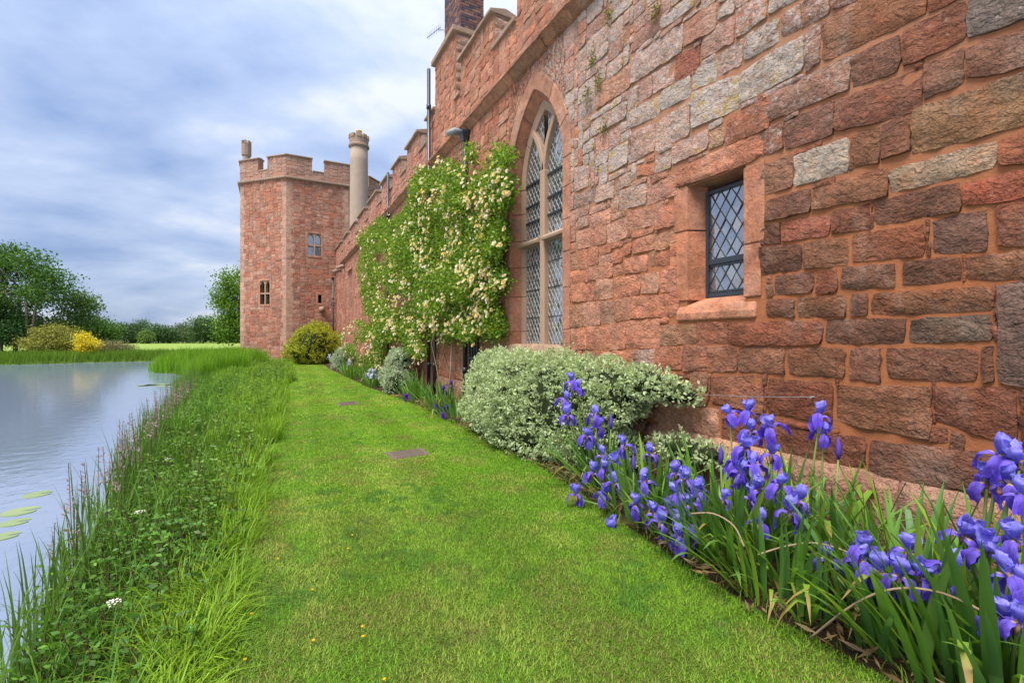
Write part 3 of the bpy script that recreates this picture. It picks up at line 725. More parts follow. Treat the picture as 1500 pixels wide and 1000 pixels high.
# --- tall pointed window with Y tracery
aw = empty('window', (4.2, AY, 1.4), range_o); tag(aw, 'tall pointed two light window with stone Y tracery and diamond leading')
def arch_path(hw, rise, n=14, z0=None, sp=ASP):
    r_ = (hw ** 2 + rise ** 2) / (2 * hw); th1 = math.asin(min(1, rise / r_)); pts = []
    if z0 is not None: pts.append((-hw, z0))
    for i in range(n + 1):
        th = th1 * i / n; pts.append((-hw + r_ - r_ * math.cos(th), sp + r_ * math.sin(th)))
    return pts                                         # left half, offset from centre
def arch_ring(name, parent, prof_in, prof_out, mat, c, breaks, seed=0):
    """voussoirs: region between inner (hw,rise,w) and outer (hw,rise,w) curves, both halves; breaks = list of point-index ranges"""
    r_ = np.random.default_rng(seed)
    (hi, ri, wi), (ho, ro, wo) = prof_in, prof_out
    for sgn in (1, -1):
        Pi, Po = arch_path(hi, ri, 14), arch_path(ho, ro, 14)
        for a, b in breaks:
            V, Fs = [], []
            for i in range(a, b + 1):
                e_ = .006 if i == a else (-.006 if i == b else 0)
                for (P, ww, dd) in ((Pi, wi, 0), (Po, wo, 0), (Po, wo - .25, 0), (Pi, wi - .25, 0)):
                    V.append(WALL(-(AY + sgn * P[i][0]), P[i][1] + e_, ww))
            for i in range(b - a):
                for j in range(4): k2 = (j + 1) % 4; Fs.append((i * 4 + j, i * 4 + k2, i * 4 + 4 + k2, i * 4 + 4 + j))
            Fs += [(3, 2, 1, 0), tuple((b - a) * 4 + j for j in range(4))]
            if sgn < 0: Fs = [f[::-1] for f in Fs]
            cc = np.array(c[:3]) * r_.uniform(.88, 1.1)
            mk(name, V, Fs, mat, parent, False, np.tile((*cc, 0), (len(V), 1)), bevel=.01)
RISE = AAP - ASP
arch_ring('voussoir', aw, (AHW, RISE, .02), (AHW + .24, RISE + .30, .03), 'dressed', (.35, .18, .12), [(0, 4), (4, 9), (9, 14)], 1)
arch_ring('arch_chamfer', aw, (AHW - .10, RISE - .13, -.16), (AHW + .01, RISE + .01, .0), 'dressed', (.34, .155, .10), [(0, 5), (5, 10), (10, 14)], 2)
arch_ring('arch_frame', aw, (AHW - .20, RISE - .30, -.20), (AHW - .10, RISE - .13, -.165), 'mullion_stone', (.4, .3, .22), [(0, 7), (7, 14)], 3)
jz = [1.30, 1.75, 2.4, 2.95, 3.45, 3.95, ASP]
for sg in (1, -1):
    for a, b in zip(jz[:-1], jz[1:]):
        for (nm, i0, w0_, i1, w1_, mt, c) in (('jamb_stone', AHW, .02, AHW + .24 * random.uniform(.8, 1.0), .03, 'dressed', (.39, .185, .12)), ('jamb_chamfer', AHW - .10, -.16, AHW + .005, .012, 'dressed', (.37, .16, .10)), ('jamb_frame', AHW - .20, -.20, AHW - .10, -.165, 'mullion_stone', (.4, .3, .2))):
            P = [(i0, w0_), (i1, w1_), (i1, w1_ - .3), (i0, w0_ - .3)]
            V = [WALL(-(AY + sg * q), a + .004, ww) for q, ww in P] + [WALL(-(AY + sg * q), b - .004, ww) for q, ww in P]
            Fs = [(3, 2, 1, 0), (4, 5, 6, 7), (0, 1, 5, 4), (1, 2, 6, 5), (2, 3, 7, 6), (3, 0, 4, 7)]
            if sg > 0: Fs = [f[::-1] for f in Fs]
            cc = np.array(c) * random.uniform(.88, 1.1); mk(nm, V, Fs, mt, aw, False, np.tile((*cc, 0), (8, 1)), bevel=.008)
TW = Frame((4.24, 0, 0), (-1, 0, 0))                    # tracery plane
m = MB(); m.prism(TW, [(-AY - .075, 1.45), (-AY + .075, 1.45), (-AY + .075, 4.55), (-AY - .075, 4.55)], -.12, .10); m.build('mullion', 'mullion_stone', aw, bevel=.025)
HW2 = AHW - .2
for sgn in (1, -1):
    # tracery branch springing from the mullion: same radius as the arch, swept bar
    P = arch_path(HW2, RISE - .30, 14); pts = []
    for (x, z) in P:
        y_ = AY + sgn * (x + HW2); zz_ = z
        if abs(y_ - AY) > HW2 * .62: break
        pts.append((y_, zz_))
    V, Fs = [], []
    for i, (y_, zz_) in enumerate(pts):
        a = pts[max(i - 1, 0)]; b = pts[min(i + 1, len(pts) - 1)]; t = np.array([b[0] - a[0], b[1] - a[1]]); t /= np.linalg.norm(t); nn = np.array([-t[1], t[0]]) * .05
        for (s1, ww) in ((-1, -.12), (1, -.12), (1, .085), (-1, .085)): V.append(TW(-(y_ + s1 * nn[0]), zz_ + s1 * nn[1], ww))
    for i in range(len(pts) - 1):
        for j in range(4): k2 = (j + 1) % 4; Fs.append((i * 4 + j, i * 4 + k2, i * 4 + 4 + k2, i * 4 + 4 + j))
    Fs += [(3, 2, 1, 0), tuple((len(pts) - 1) * 4 + j for j in range(4))]
    mk('tracery_bar', V, [f[::-1] for f in Fs], 'mullion_stone', aw, False, bevel=.015)
m = MB()
for sgn in (1, -1):
    u0_, u1_ = sorted((-(AY + sgn * .076), -(AY + sgn * (HW2 + .06))))
    poly = [(-.12, 3.30), (.16, 3.30), (.17, 3.35), (.10, 3.40), (-.12, 3.42)]
    V = [TW(u0_, v, ww) for ww, v in poly] + [TW(u1_, v, ww) for ww, v in poly]; n = 5
    m.add(V, [f[::-1] for f in [tuple(range(n - 1, -1, -1)), tuple(range(n, 2 * n))] + [(i, (i + 1) % n, n + (i + 1) % n, n + i) for i in range(n)]])
m.build('transom', 'mullion_stone', aw, bevel=.01)
V, Fq = stone_geo(WALL, [(-AY - 1.05, 1.52), (-AY + 1.05, 1.52), (-AY + 1.08, 1.2), (-AY - 1.08, 1.2)], (14, 5), .06, .02, .01, 5.)
mk('sill', V, Fq, 'dressed', aw, True, np.tile((.36, .24, .16, 0), (len(V), 1)))
m = MB(); m.box(WALL, -AY - AHW, -AY + AHW, 1.35, 1.5, -.3, .03, c=(.36, .24, .16, 0)); m.build('sill_slope', 'dressed', aw)
in_arch = lambda u, v: v < float(arch_top(-u, HW2 + .1, RISE - .1)) - .03
for sgn in (1, -1):
    for lo, hi, bars in ((1.5, 3.31, (2.0, 2.5, 2.95)), (3.41, 5.75, (3.75, 4.05, 4.45))):
        u0_, u1_ = sorted((-(AY + sgn * .07), -(AY + sgn * (HW2 + .01))))
        polys, segs = quarries(TW, u0_, u1_, lo, hi, .105, .165, in_arch)
        g = MB()
        for p_ in polys:
            ux = np.mean([q[0] for q in p_]); vx = np.mean([q[1] for q in p_]); tu, tv = random.gauss(0, .045), random.gauss(0, .045)
            g.add([TW(q[0], q[1], (q[0] - ux) * tu + (q[1] - vx) * tv) for q in p_], [tuple(range(len(p_)))])
        g.build('glass_quarries', 'glass', aw, kind='stuff')
        l_ = MB(); came(l_, TW, segs, .0034, .006); l_.build('lead_came', 'lead_pale', aw)
        for zb in bars:
            b_ = MB()
            if lo > 3.3: b_.box(TW, u0_ + .005, u1_ - .005, zb - .018, zb + .018, .008, .03)
            else: b_.box(TW, u0_ + .005, u1_ - .005, zb - .006, zb + .006, .008, .016)
            b_.build('saddle_bar', 'black_iron', aw)
m = MB(); m.box(WALL, -AY - AHW, -AY + AHW, 1.3, 6.0, -.56, -.5); m.build('dark_backing', 'dark_fill', aw)  # same added dark sheet, interior darkness put into its colour
# low barred window and brick patch behind the rose
lw = empty('window', (4, 9.32, .3), range_o); tag(lw, 'low narrow window with dark bars beside the shrub')
m = MB(); m.box(WALL, -9.55, -9.12, .55, 1.9, .0, .035); m.build('window_panel', 'glass', lw)
m = MB()
for u in (-9.57, -9.42, -9.27, -9.12): m = MB(); m.box(WALL, u - .02, u + .02, .565, 1.9, .036, .08); m.build('window_bar', 'black_iron', lw)
for z in (1.18, .53): m = MB(); m.box(WALL, -9.6, -9.1, z - .03, z + .03, .03, .09); m.build('cross_bar', 'black_iron', lw)
for i in range(15):
    m = MB(); m.box(WALL, -9.95, -9.66, .5 + i * .078, .5 + i * .078 + .066, -.01, .045, c=(.28 * random.uniform(.8, 1.2), .11, .07, 0), jit=.003); m.build('brick', 'brick', range_o)
# roof and mass behind the parapet
m = MB(); m.box(WALL, -MAIN_END, 8, 0, 7.1, -9, -.56); m.build('inner_mass', 'slate', range_o)

# ------------------------------------------------------------------ low wing further along the same line
wing = empty('castle_wing', (4.6, 23, 0)); tag(wing, 'farther battlemented sandstone range running on to the octagonal tower', 'castle wall')
WEND = 34.72; ends = [13.77, 16.06, 18.1, 20.1, 23.0, 25.9, 28.8, 31.6]; WSILL, WTOP = 7.35, 7.98
wm = [(MAIN_END + .02, 12.95)] + [(a, (ends[i + 1] - .85) if i + 1 < len(ends) else WEND) for i, a in enumerate(ends)]
wins_w = [(27.2, 28.5, 3.3, 5.55)]
def wing_ok(Y, Z):
    ok = (Z < STR0 - .02) | ((Z > STR1 + .02) & (Z < WSILL))
    for a, b in wm: ok |= (Z > STR1) & (Y > a + .01) & (Y < b - .01) & (Z < WTOP)
    for y0, y1, z0_, z1_ in wins_w: ok &= ~((Y > y0 - .15) & (Y < y1 + .15) & (Z > z0_ - .12) & (Z < z1_ + .15))
    return ok
rs = np.random.default_rng(31); cell = .045; nc, nr = int((WEND - MAIN_END) / cell), int(8.0 / cell)
CU, CV = np.meshgrid(-WEND + (np.arange(nc) + .5) * cell, (np.arange(nr) + .5) * cell)
items = []
PAL_W = [(0.384, 0.167, 0.112), (0.408, 0.187, 0.133), (0.352, 0.160, 0.112), (0.416, 0.201, 0.147), (0.368, 0.146, 0.098)]
for (u0, u1, v0, v1) in fill(~wing_ok(-CU, CV), -WEND, 0, cell, (.28, .65), (.2, .33), rs):
    g = .010; j = lambda: rs.uniform(-.014, .014)
    quad = [(u0 + g + j(), v1 - g + j()), (u1 - g + j(), v1 - g + j()), (u1 - g + j(), v0 + g + j()), (u0 + g + j(), v0 + g + j())]
    V, Fq = stone_geo(WALL, quad, (3, 3), .006 + rs.uniform(0, .018), .001, .009, rs.uniform(0, 90), .05, .014, .010, -.005)
    c = np.array(PAL_W[rs.integers(5)]) * rs.uniform(.85, 1.12); items.append((V, Fq, (*c, .35 if v0 > 6.3 else .1)))
for a, b in wm[1:]:
    EF = Frame((4, a, 0), (0, -1, 0)); V, Fq = stone_geo(EF, [(.02, WTOP - .01), (.5, WTOP - .01), (.5, WSILL + .01), (.02, WSILL + .01)], (5, 4), .012, .02, .012, a); items.append((V, Fq, (.33, .22, .17, .5)))
emit_stones(wing, items, 160, 'stone_far', 20)
m = MB()
m.box(WALL, -WEND, -28.5, 0, STR1, -.55, 0); m.box(WALL, -28.5, -27.2, 0, 3.3, -.55, 0); m.box(WALL, -28.5, -27.2, 5.55, STR1, -.55, 0); m.box(WALL, -27.2, -MAIN_END - .002, 0, STR1, -.55, 0)
m.box(WALL, -WEND, -MAIN_END - .002, STR1, WSILL, -.5, 0)
for a, b in wm: m.box(WALL, -b, -a, WSILL, WTOP, -.5, 0)
m.build('wall_core', 'mortar_far', wing)
string_course(wing, MAIN_END + .02, WEND - .05, STR0 - .03, 1.1, 9)
for i, (a, b) in enumerate(wm):
    coping(wing, WALL, -b - .05, -a + .05, WTOP - .01, seed=60 + i)
for i in range(len(wm) - 1): coping(wing, WALL, -wm[i + 1][0] + .01, -wm[i][1] - .01, WSILL - .03, -.55, .06, 'crenel_sill', seed=80 + i)
ww_ = empty('window', (4.1, 27.8, 3.3), wing); tag(ww_, 'mullioned window high in the far wing wall')
m = MB()
for yy in (27.25, 27.67, 28.03, 28.45): m.box(WALL, -yy - .07, -yy + .07, 3.3, 5.55, -.25, -.02)
for zz_ in (3.3, 4.4, 5.5): m.box(WALL, -28.5, -27.2, zz_ - .06, zz_ + .06, -.25, -.03)
m.box(WALL, -28.7, -27.0, 5.6, 5.75, .0, .1); m.build('window_frame', 'dressed', ww_)
m = MB(); m.box(WALL, -28.5, -27.2, 3.3, 5.55, -.22, -.2); m.build('window_panel', 'glass', ww_)
m = MB(); m.box(WALL, -WEND, -MAIN_END, 0, 6.9, -9, -.56); m.build('inner_mass', 'slate', wing)
m = MB()                                                # slate roof whose eave shows above the battlements
m.add([(4.75, 15.2, 7.5), (4.75, 21.3, 7.5), (4.75, 21.3, 8.25), (4.75, 15.2, 8.25), (9, 15.2, 10.2), (9, 21.3, 10.2), (9, 15.2, 7.5), (9, 21.3, 7.5)],
      [(0, 3, 2, 1), (3, 4, 5, 2), (0, 6, 4, 3), (1, 2, 5, 7)])
m.build('roof', 'slate', wing)
m = MB(); m.box(Frame((4.66, 0, 0), (-1, 0, 0)), -21.4, -15.1, 8.12, 8.28, -.12, .06); m.build('eave_gutter', 'black_iron', wing)
for yy in (30.2, 31.9):
    m = MB(); m.tube([(4.05, yy, 6.2), (3.75, yy, 6.15), (3.5, yy - .02, 6.02)], [.14, .12, .1], 7); m.build('gargoyle', 'coping', wing, True)

# ------------------------------------------------------------------ octagonal tower
TCX, TCY, SIDE = 2.83, 39.6, 4.05; APO = SIDE * 1.2071
tower = empty('castle_tower', (TCX, TCY, 0)); tag(tower, 'tall octagonal battlemented red sandstone tower beside the moat', 'tower')
TS, TSILL, TTOP = 12.62, 13.35, 14.2
faces = {}
for kf, ang in enumerate((-90, -135, -180, -45, 0, 45, 90, 135)):
    Wv = np.array([math.cos(R(ang)), math.sin(R(ang)), 0]); Uv = np.cross([0, 0, 1.0], Wv)
    faces[kf] = Frame(np.array([TCX, TCY, 0]) + APO * Wv - Uv * SIDE / 2, Wv)
L = SIDE
def px_on(fr, px, py):
    d = ray(px, py); O = np.array([0, 0, EYE]); t = np.dot(fr.O - O, fr.W) / np.dot(d, fr.W); P = O + d * t - fr.O
    return float(np.dot(P, fr.U)), float(P[2])
tw = []
a = px_on(faces[0], 451, 374); b = px_on(faces[0], 470, 343); tw.append((0, a[0], b[0], a[1], b[1], 'two light window high on the tower face towards the wing'))
a = px_on(faces[1], 381, 446); b = px_on(faces[1], 395, 411); tw.append((1, a[0], b[0], a[1], b[1], 'two light window low on the tower face above the moat'))
a = px_on(faces[0], 466, 444); b = px_on(faces[0], 471, 432); tw.append((0, a[0], b[0], a[1], b[1], 'single slit opening low on the tower'))
rs = np.random.default_rng(41); items = []
PAL_T = [(.36, .165, .115), (.40, .19, .135), (.33, .16, .115), (.38, .215, .16), (.40, .165, .105), (.32, .175, .13), (.36, .145, .095), (.42, .235, .17)]
cell = .045
for kf in range(8):
    fr = faces[kf]; vis = kf in (0, 1, 2, 3)
    ops = [(t[1], t[2], t[3], t[4]) for t in tw if t[0] == kf]
    m = MB(); us = sorted({0, L} | {q for o_ in ops for q in o_[:2]})
    for a, b in zip(us[:-1], us[1:]):
        cuts = sorted([(o_[2], o_[3]) for o_ in ops if o_[0] <= a + 1e-6 and o_[1] >= b - 1e-6]); z = -.3
        for c0, c1 in cuts: m.box(fr, a, b, z, c0, -.5, 0); z = c1
        m.box(fr, a, b, z, TSILL, -.5, 0)
    for a, b in ((0, .4 * L), (.6 * L, L)): m.box(fr, a, b, TSILL, TTOP, -.45, 0)
    m.build('wall_core', 'mortar_far', tower)
    # string and copings
    m = MB(); m.prism(Frame(fr.O, fr.W), [(-.06, TS), (L + .06, TS), (L + .08, TS + .14), (-.08, TS + .14)], -.05, .17); m.build('string_course', 'coping', tower, bevel=.04)
    for i, (a, b) in enumerate(((-.04, .4 * L + .04), (.6 * L - .04, L + .04))): coping(tower, fr, a, b, TTOP - .01, -.52, .1, seed=kf * 3 + i, step=2.0)
    coping(tower, fr, .4 * L + .05, .6 * L - .05, TSILL - .02, -.5, .05, 'crenel_sill', seed=kf)
    m = MB(); m.box(fr, -.1, L + .1, -.3, .28, -.1, .12, c=(.42, .28, .22, .3)); m.build('plinth', 'stone_far', tower, bevel=.05)
    if not vis: continue
    nc, nr = int(L / cell), int(TTOP / cell); CU, CV = np.meshgrid((np.arange(nc) + .5) * cell, (np.arange(nr) + .5) * cell)
    oc = (CV < .3) | ((CV > TS - .02) & (CV < TS + .16)) | ((CV > TSILL) & (CU > .4 * L) & (CU < .6 * L))
    for o_ in ops: oc |= (CU > o_[0] - .16) & (CU < o_[1] + .16) & (CV > o_[2] - .14) & (CV < o_[3] + .16)
    # quoins at both edges
    z = .32; q_ = 0
    while z < TS - .3:
        h = rs.uniform(.24, .36)
        for side in (0, 1):
            ln = (.34, .46)[(q_ + side) % 2] * rs.uniform(.8, 1.2); u0, u1 = (0, ln) if side == 0 else (L - ln, L)
            quad = [(u0 + .004, z + h - .004), (u1 - .004, z + h - .004), (u1 - .004, z + .004), (u0 + .004, z + .004)]
            V, Fq = stone_geo(fr, quad, (3, 3), .005, .001, .003, rs.uniform(0, 90), .03, .01, .008, -.005); c = np.array((.43, .255, .185)) * rs.uniform(.85, 1.1); items.append((V, Fq, (*c, .35)))
            oc |= (CU > u0) & (CU < u1) & (CV > z) & (CV < z + h)
        z += h; q_ += 1
    for (u0, u1, v0, v1) in fill(oc, 0, 0, cell, (.3, .8), (.2, .36), rs):
        g = .010; j = lambda: rs.uniform(-.016, .016)
        quad = [(u0 + g + j(), v1 - g + j()), (u1 - g + j(), v1 - g + j()), (u1 - g + j(), v0 + g + j()), (u0 + g + j(), v0 + g + j())]
        V, Fq = stone_geo(fr, quad, (3, 3), .006 + rs.uniform(0, .022), .001, .008, rs.uniform(0, 90), .05, .014, .010, -.005)
        c = np.array(PAL_T[rs.integers(8)]) * rs.uniform(.78, 1.15); items.append((V, Fq, (*c, .5 if v0 > TS else (.25 if v0 < 1 else .12))))
emit_stones(tower, items, 300, 'stone_far', 15)
m = MB(); m.lathe(TCX, TCY, [(4.6, 13.2), (.5, 13.4)], 8); m.build('roof', 'slate', tower)
for (kf, u0, u1, v0, v1, lab) in tw:
    fr = faces[kf]; wo_ = empty('window', fr((u0 + u1) / 2, v0, 0), tower); tag(wo_, lab)
    m = MB(); m.box(fr, u0 - .05, u1 + .05, v0 - .05, v1 + .05, -.32, -.26); m.build('window_panel', 'glass' if kf == 0 and u1 - u0 > .5 else 'dark_fill', wo_)  # moat-face window and slit: darkness of the opening painted as a near-black panel
    m = MB(); t_ = .09
    m.box(fr, u0 - .14, u0, v0 - .12, v1 + .14, -.2, .012); m.box(fr, u1, u1 + .14, v0 - .12, v1 + .14, -.2, .012)
    m.box(fr, u0, u1, v1, v1 + .14, -.2, .028); m.box(fr, u0, u1, v0 - .12, v0, -.2, .045)
    m.build('window_surround', 'dressed', wo_, bevel=.015)
    if u1 - u0 > .5:
        um = (u0 + u1) / 2; vm = v0 + (v1 - v0) * .47
        m = MB(); m.box(fr, um - t_ / 2, um + t_ / 2, v0, v1, -.25, -.02); m.build('mullion', 'mullion_stone', wo_)
        m = MB(); m.box(fr, u0, um - t_ / 2, vm - .05, vm + .05, -.25, -.03); m.box(fr, um + t_ / 2, u1, vm - .05, vm + .05, -.25, -.03); m.build('transom', 'mullion_stone', wo_)
        m = MB()
        for a, b in ((u0, um - t_ / 2), (um + t_ / 2, u1)):
            c_ = (a + b) / 2; hh = (b - a) * .8
            m.prism(fr, [(a, v1 - hh), (a + (c_ - a) * .35, v1 - hh * .45), (c_, v1), (a, v1)], -.25, -.03)
            m.prism(fr, [(b, v1), (c_, v1), (b - (b - c_) * .35, v1 - hh * .45), (b, v1 - hh)], -.25, -.04)
        m.build('window_head', 'mullion_stone', wo_)
uu, vv = px_on(faces[0], 471, 453); m = MB(); m.tube([faces[0](uu, vv, -.1), faces[0](uu, vv, .25), faces[0](uu - .05, vv - .08, .45)], [.2, .2, .12], 8); m.build('water_spout', 'coping', tower, True)
# stair turret chimney on the far corner and the round stone chimney
P = atdepth(361, 36.5)
t_ = empty('turret_chimney', (P[0], P[1], 13)); tag(t_, 'slim grey stone turret chimney on the outer corner of the tower', 'chimney')
m = MB(); m.lathe(P[0], P[1], [(.27, 12.5), (.27, 16.2)], 10); m.build('shaft', 'render_stone', t_)
m = MB(); m.lathe(P[0], P[1], [(.27, 16.2), (.35, 16.3), (.35, 17.2), (.22, 17.25)], 10); m.build('crown_band', 'coping', t_)
for i in range(7):
    th = i / 7 * 6.283; m = MB(); m.box(Frame((P[0] + .29 * math.cos(th), P[1] + .29 * math.sin(th), 0), (math.cos(th), math.sin(th), 0)), -.075, .075, 17.19, 17.45, -.08, .06); m.build('merlon', 'coping', t_)
CX_, CY_ = 4.85, 30.2
t_ = empty('stone_chimney', (CX_, CY_, 7)); tag(t_, 'tall round pale stone chimney with battlemented cap and clay pot', 'chimney')
rad = 27 / 2 * (CX_ * SA + CY_ * CA) / F
hz = lambda py: EYE + (497 - py) * (CX_ * SA + CY_ * CA) / F
m = MB(); n_ = 26; m.lathe(CX_, CY_, [(rad * 1.0, 6.5)] + [(rad * (1.0 - .08 * i / 8), 6.5 + (hz(217) - 6.5) * i / 8) for i in range(1, 9)], n_); m.build('shaft', 'render_stone', t_, True)
m = MB(); m.lathe(CX_, CY_, [(rad * .9, hz(218)), (rad * 1.08, hz(216.5)), (rad * 1.08, hz(214.5)), (rad * .98, hz(213)), (rad * 1.0, hz(204)), (rad * .7, hz(203.5))], n_); m.build('cap_moulding', 'coping', t_)
for i in range(9):
    th = (i + .5) / 9 * 6.283; m = MB(); m.box(Frame((CX_ + rad * .95 * math.cos(th), CY_ + rad * .95 * math.sin(th), 0), (math.cos(th), math.sin(th), 0)), -.13, .13, hz(205), hz(200), -.12, .06); m.build('merlon', 'coping', t_)
m = MB(); m.lathe(CX_, CY_, [(.2, hz(206)), (.17, hz(194)), (.2, hz(193)), (.2, hz(192)), (.12, hz(192))], 14); m.build('chimney_pot', 'pot_clay', t_, True)

# ------------------------------------------------------------------ brick chimney stack above the near range
BY0, BY1, BX0, BX1, BZ = 11.15, 12.42, 4.35, 5.0, 9.2
stack = empty('brick_chimney', ((BX0 + BX1) / 2, 11.7, BZ)); tag(stack, 'dark red and blue brick chimney stack above the near parapet', 'chimney')
m = MB(); m.box(Frame((BX0, 0, 0), (-1, 0, 0)), -BY1 + .012, -BY0 - .012, BZ + .1, BZ + 3.4, -(BX1 - BX0) + .012, -.012); m.build('mortar_core', 'render_stone', stack)
bf = [Frame((BX0, BY1, 0), (-1, 0, 0)), Frame((BX0, BY0, 0), (0, -1, 0))]; bl = [BY1 - BY0, BX1 - BX0]
BP = [(.15, .07, .06), (.18, .08, .068), (.095, .06, .068), (.06, .05, .065), (.12, .062, .062), (.20, .11, .088), (.05, .045, .06)]
zc = BZ + .12; ci = 0
while zc < BZ + 3.35:
    for fr, ln in zip(bf, bl):
        u = 0 if ci % 2 == 0 else -.11
        while u < ln - .01:
            a, b = max(u, 0), min(u + (.215 if ci % 3 else .105), ln); u += (.225 if ci % 3 else .115)
            if b - a < .03: continue
            c = np.array(BP[random.randrange(7)]) * random.uniform(.85, 1.15)
            m = MB(); m.box(fr, a + .002, b - .004, zc, zc + .060, -.06, random.uniform(.0, .006), c=(*c, 0), jit=.002); m.build('brick', 'brick', stack)
    zc += .074; ci += 1
m = MB(); BF = Frame((4, 0, 0), (-1, 0, 0))
m.box(BF, -12.3, -10.55, 9.2, 9.33, -1.95, .10); m.box(BF, -12.25, -10.62, 9.331, 9.36, -1.9, .03); m.build('base_coping', 'coping', stack, bevel=.02)
# stones on the near side of its base
items = []; rs = np.random.default_rng(77); EF = Frame((4.0, 10.63, 0), (0, -1, 0)); z = SILL + .05
while z < 9.15:
    h = min(rs.uniform(.2, .3), 9.18 - z); u = .5
    while u < 1.88:
        b = min(u + rs.uniform(.25, .5), 1.9); V, Fq = stone_geo(EF, [(u + .01, z + h - .01), (b - .01, z + h - .01), (b - .01, z + .01), (u + .01, z + .01)], (5, 4), .012, .02, .014, rs.uniform(0, 90))
        c = np.array(PAL_W[rs.integers(5)]) * rs.uniform(.8, 1.0); items.append((V, Fq, (*c, .1))); u = b
    z += h
emit_stones(stack, items, 40, 'stone')
# aerial
P0 = np.array([4.3, 12.75, 9.2]); Pa = onwall(641, 47, 4.25)
t_ = empty('television_aerial', (Pa[0], Pa[1], Pa[2])); tag(t_, 'small grey television aerial beside the brick chimney', 'aerial')
m = MB(); m.tube([(BX0, BY1 - .05, Pa[2] - .15), (Pa[0], Pa[1] - .1, Pa[2])], .012, 5); m.build('mast_arm', 'steel_grey', t_)
m = MB(); m.tube([Pa + [0, -.25, -.02], Pa + [-.15, .55, .1]], .012, 5)
for i in range(8):
    c_ = Pa + np.array([-.02 * i, -.22 + .1 * i, .015 * i]); m.tube([c_ + [.0, 0, -.11], c_ + [0, 0, .11]], .006, 4)
m.build('element', 'steel_grey', t_)

# ------------------------------------------------------------------ rain pipes
def pipe(label, y, z0, z1, X=3.9, hopper=False, kinks=None):
    t_ = empty('drainpipe', (X, y, z0)); tag(t_, label, 'drainpipe')
    m = MB(); m.tube(kinks or [(X, y, z0), (X, y, z1)], .05, 10); m.build('pipe', 'black_iron', t_, True)
    for z in np.arange(z0 + .9, z1 - .2, 1.8):
        m = MB(); m.tube([(X, y, z - .06), (X, y, z + .06)], .066, 10); m.build('collar', 'black_iron', t_, True)
    if hopper:
        m = MB(); F2 = Frame((X, y, 0), (-1, 0, 0)); V = []
        for (z, s_) in ((z1 - .02, .05), (z1 + .16, .11), (z1 + .22, .11)): V += [F2(-s_, z, -s_ * .7), F2(s_, z, -s_ * .7), F2(s_, z, s_), F2(-s_, z, s_)]
        Fs = [(3, 2, 1, 0), (8, 9, 10, 11)] + [(i * 4 + j, i * 4 + (j + 1) % 4, i * 4 + 4 + (j + 1) % 4, i * 4 + 4 + j) for i in range(2) for j in range(4)]
        m.add(V, Fs); m.build('hopper', 'black_iron', t_, bevel=.01)
pipe('tall black drainpipe at the end of the near parapet', 12.36, 0, 9.15, 3.86)
pipe('black drainpipe with lead hopper below the moulding, right of the roses', 9.75, 0, 6.15, 3.9, True)
pipe('black drainpipe crossing the far wing battlements above the roses', 17.55, 0, 7.95, 3.88)
pipe('black drainpipe in the corner of wing and tower', 34.2, 0, 5.75, 3.75, True)
pipe('short black waste pipe low on the wall below the rose', 11.9, 0, 2.2, 3.88)
t_ = empty('lead_spout', (3.8, 9.9, 6.3)); tag(t_, 'grey lead spout jutting from the moulding above the rose', 'spout')
m = MB(); m.tube([(4.0, 9.95, 6.42), (3.72, 9.95, 6.42), (3.55, 9.97, 6.33)], [.07, .08, .06], 8); m.build('spout_head', 'steel_grey', t_, True)

# wire on the wall
t_ = empty('wall_wire', onwall(1080, 580) - [.06, 0, 0]); tag(t_, 'thin wire strung along the stones above the irises', 'wire')
m = MB(); A_, B_ = onwall(1025, 577) - [.05, 0, 0], onwall(1194, 581) - [.05, 0, 0]; m.tube([A_, (A_ + B_) / 2 - [0, 0, .01], B_], .0022, 5); m.build('strand', 'steel_grey', t_)
m = MB(); m.tube([B_ + [.06, 0, 0], B_ - [.02, 0, 0]], .008, 6); m.build('nail', 'steel_grey', t_)

# ------------------------------------------------------------------ drain covers in the lawn
def cover(quad_px, label):
    P = np.array([onground(*q)[:2] for q in quad_px]); c = P.mean(0); t_ = empty('drain_cover', (*c, 0)); tag(t_, label, 'drain cover')
    m = MB(); n = 4
    def pl(s0, z0_, z1_): 
        Q = c + (P - c) * s0; return [(*q, z0_) for q in Q] + [(*q, z1_) for q in Q]
    Fs = [(3, 2, 1, 0), (4, 5, 6, 7)] + [(i, (i + 1) % 4, 4 + (i + 1) % 4, 4 + i) for i in range(4)]
    m.add(pl(1.0, -.03, .012), Fs); m.build('frame', 'iron_plate', t_)
    m = MB(); m.add(pl(.9, -.01, .016), Fs); m.build('plate', 'iron_plate', t_)
    for i in range(9):
        for j in range(5):
            a, b = .12 + .76 * i / 8, .15 + .7 * j / 4
            q = (P[0] * (1 - a) + P[1] * a) * (1 - b) + (P[3] * (1 - a) + P[2] * a) * b
    m = MB()
    for i in range(12):
        a = .1 + .8 * i / 11; q0 = (P[0] * (1 - a) + P[1] * a); q1 = (P[3] * (1 - a) + P[2] * a); q0, q1 = q0 * .88 + q1 * .12, q0 * .12 + q1 * .88
        m.tube([(*q0, .017), (*q1, .017)], .004, 4)
    m.build('tread', 'iron_plate', t_)
    return P
DC1 = cover([(562, 664), (576, 674), (631, 666), (618, 657)], 'larger rectangular iron drain cover set in the mown grass')
DC2 = cover([(493, 590), (497, 595), (526, 592), (521, 587.5)], 'small drain cover farther along the mown grass')

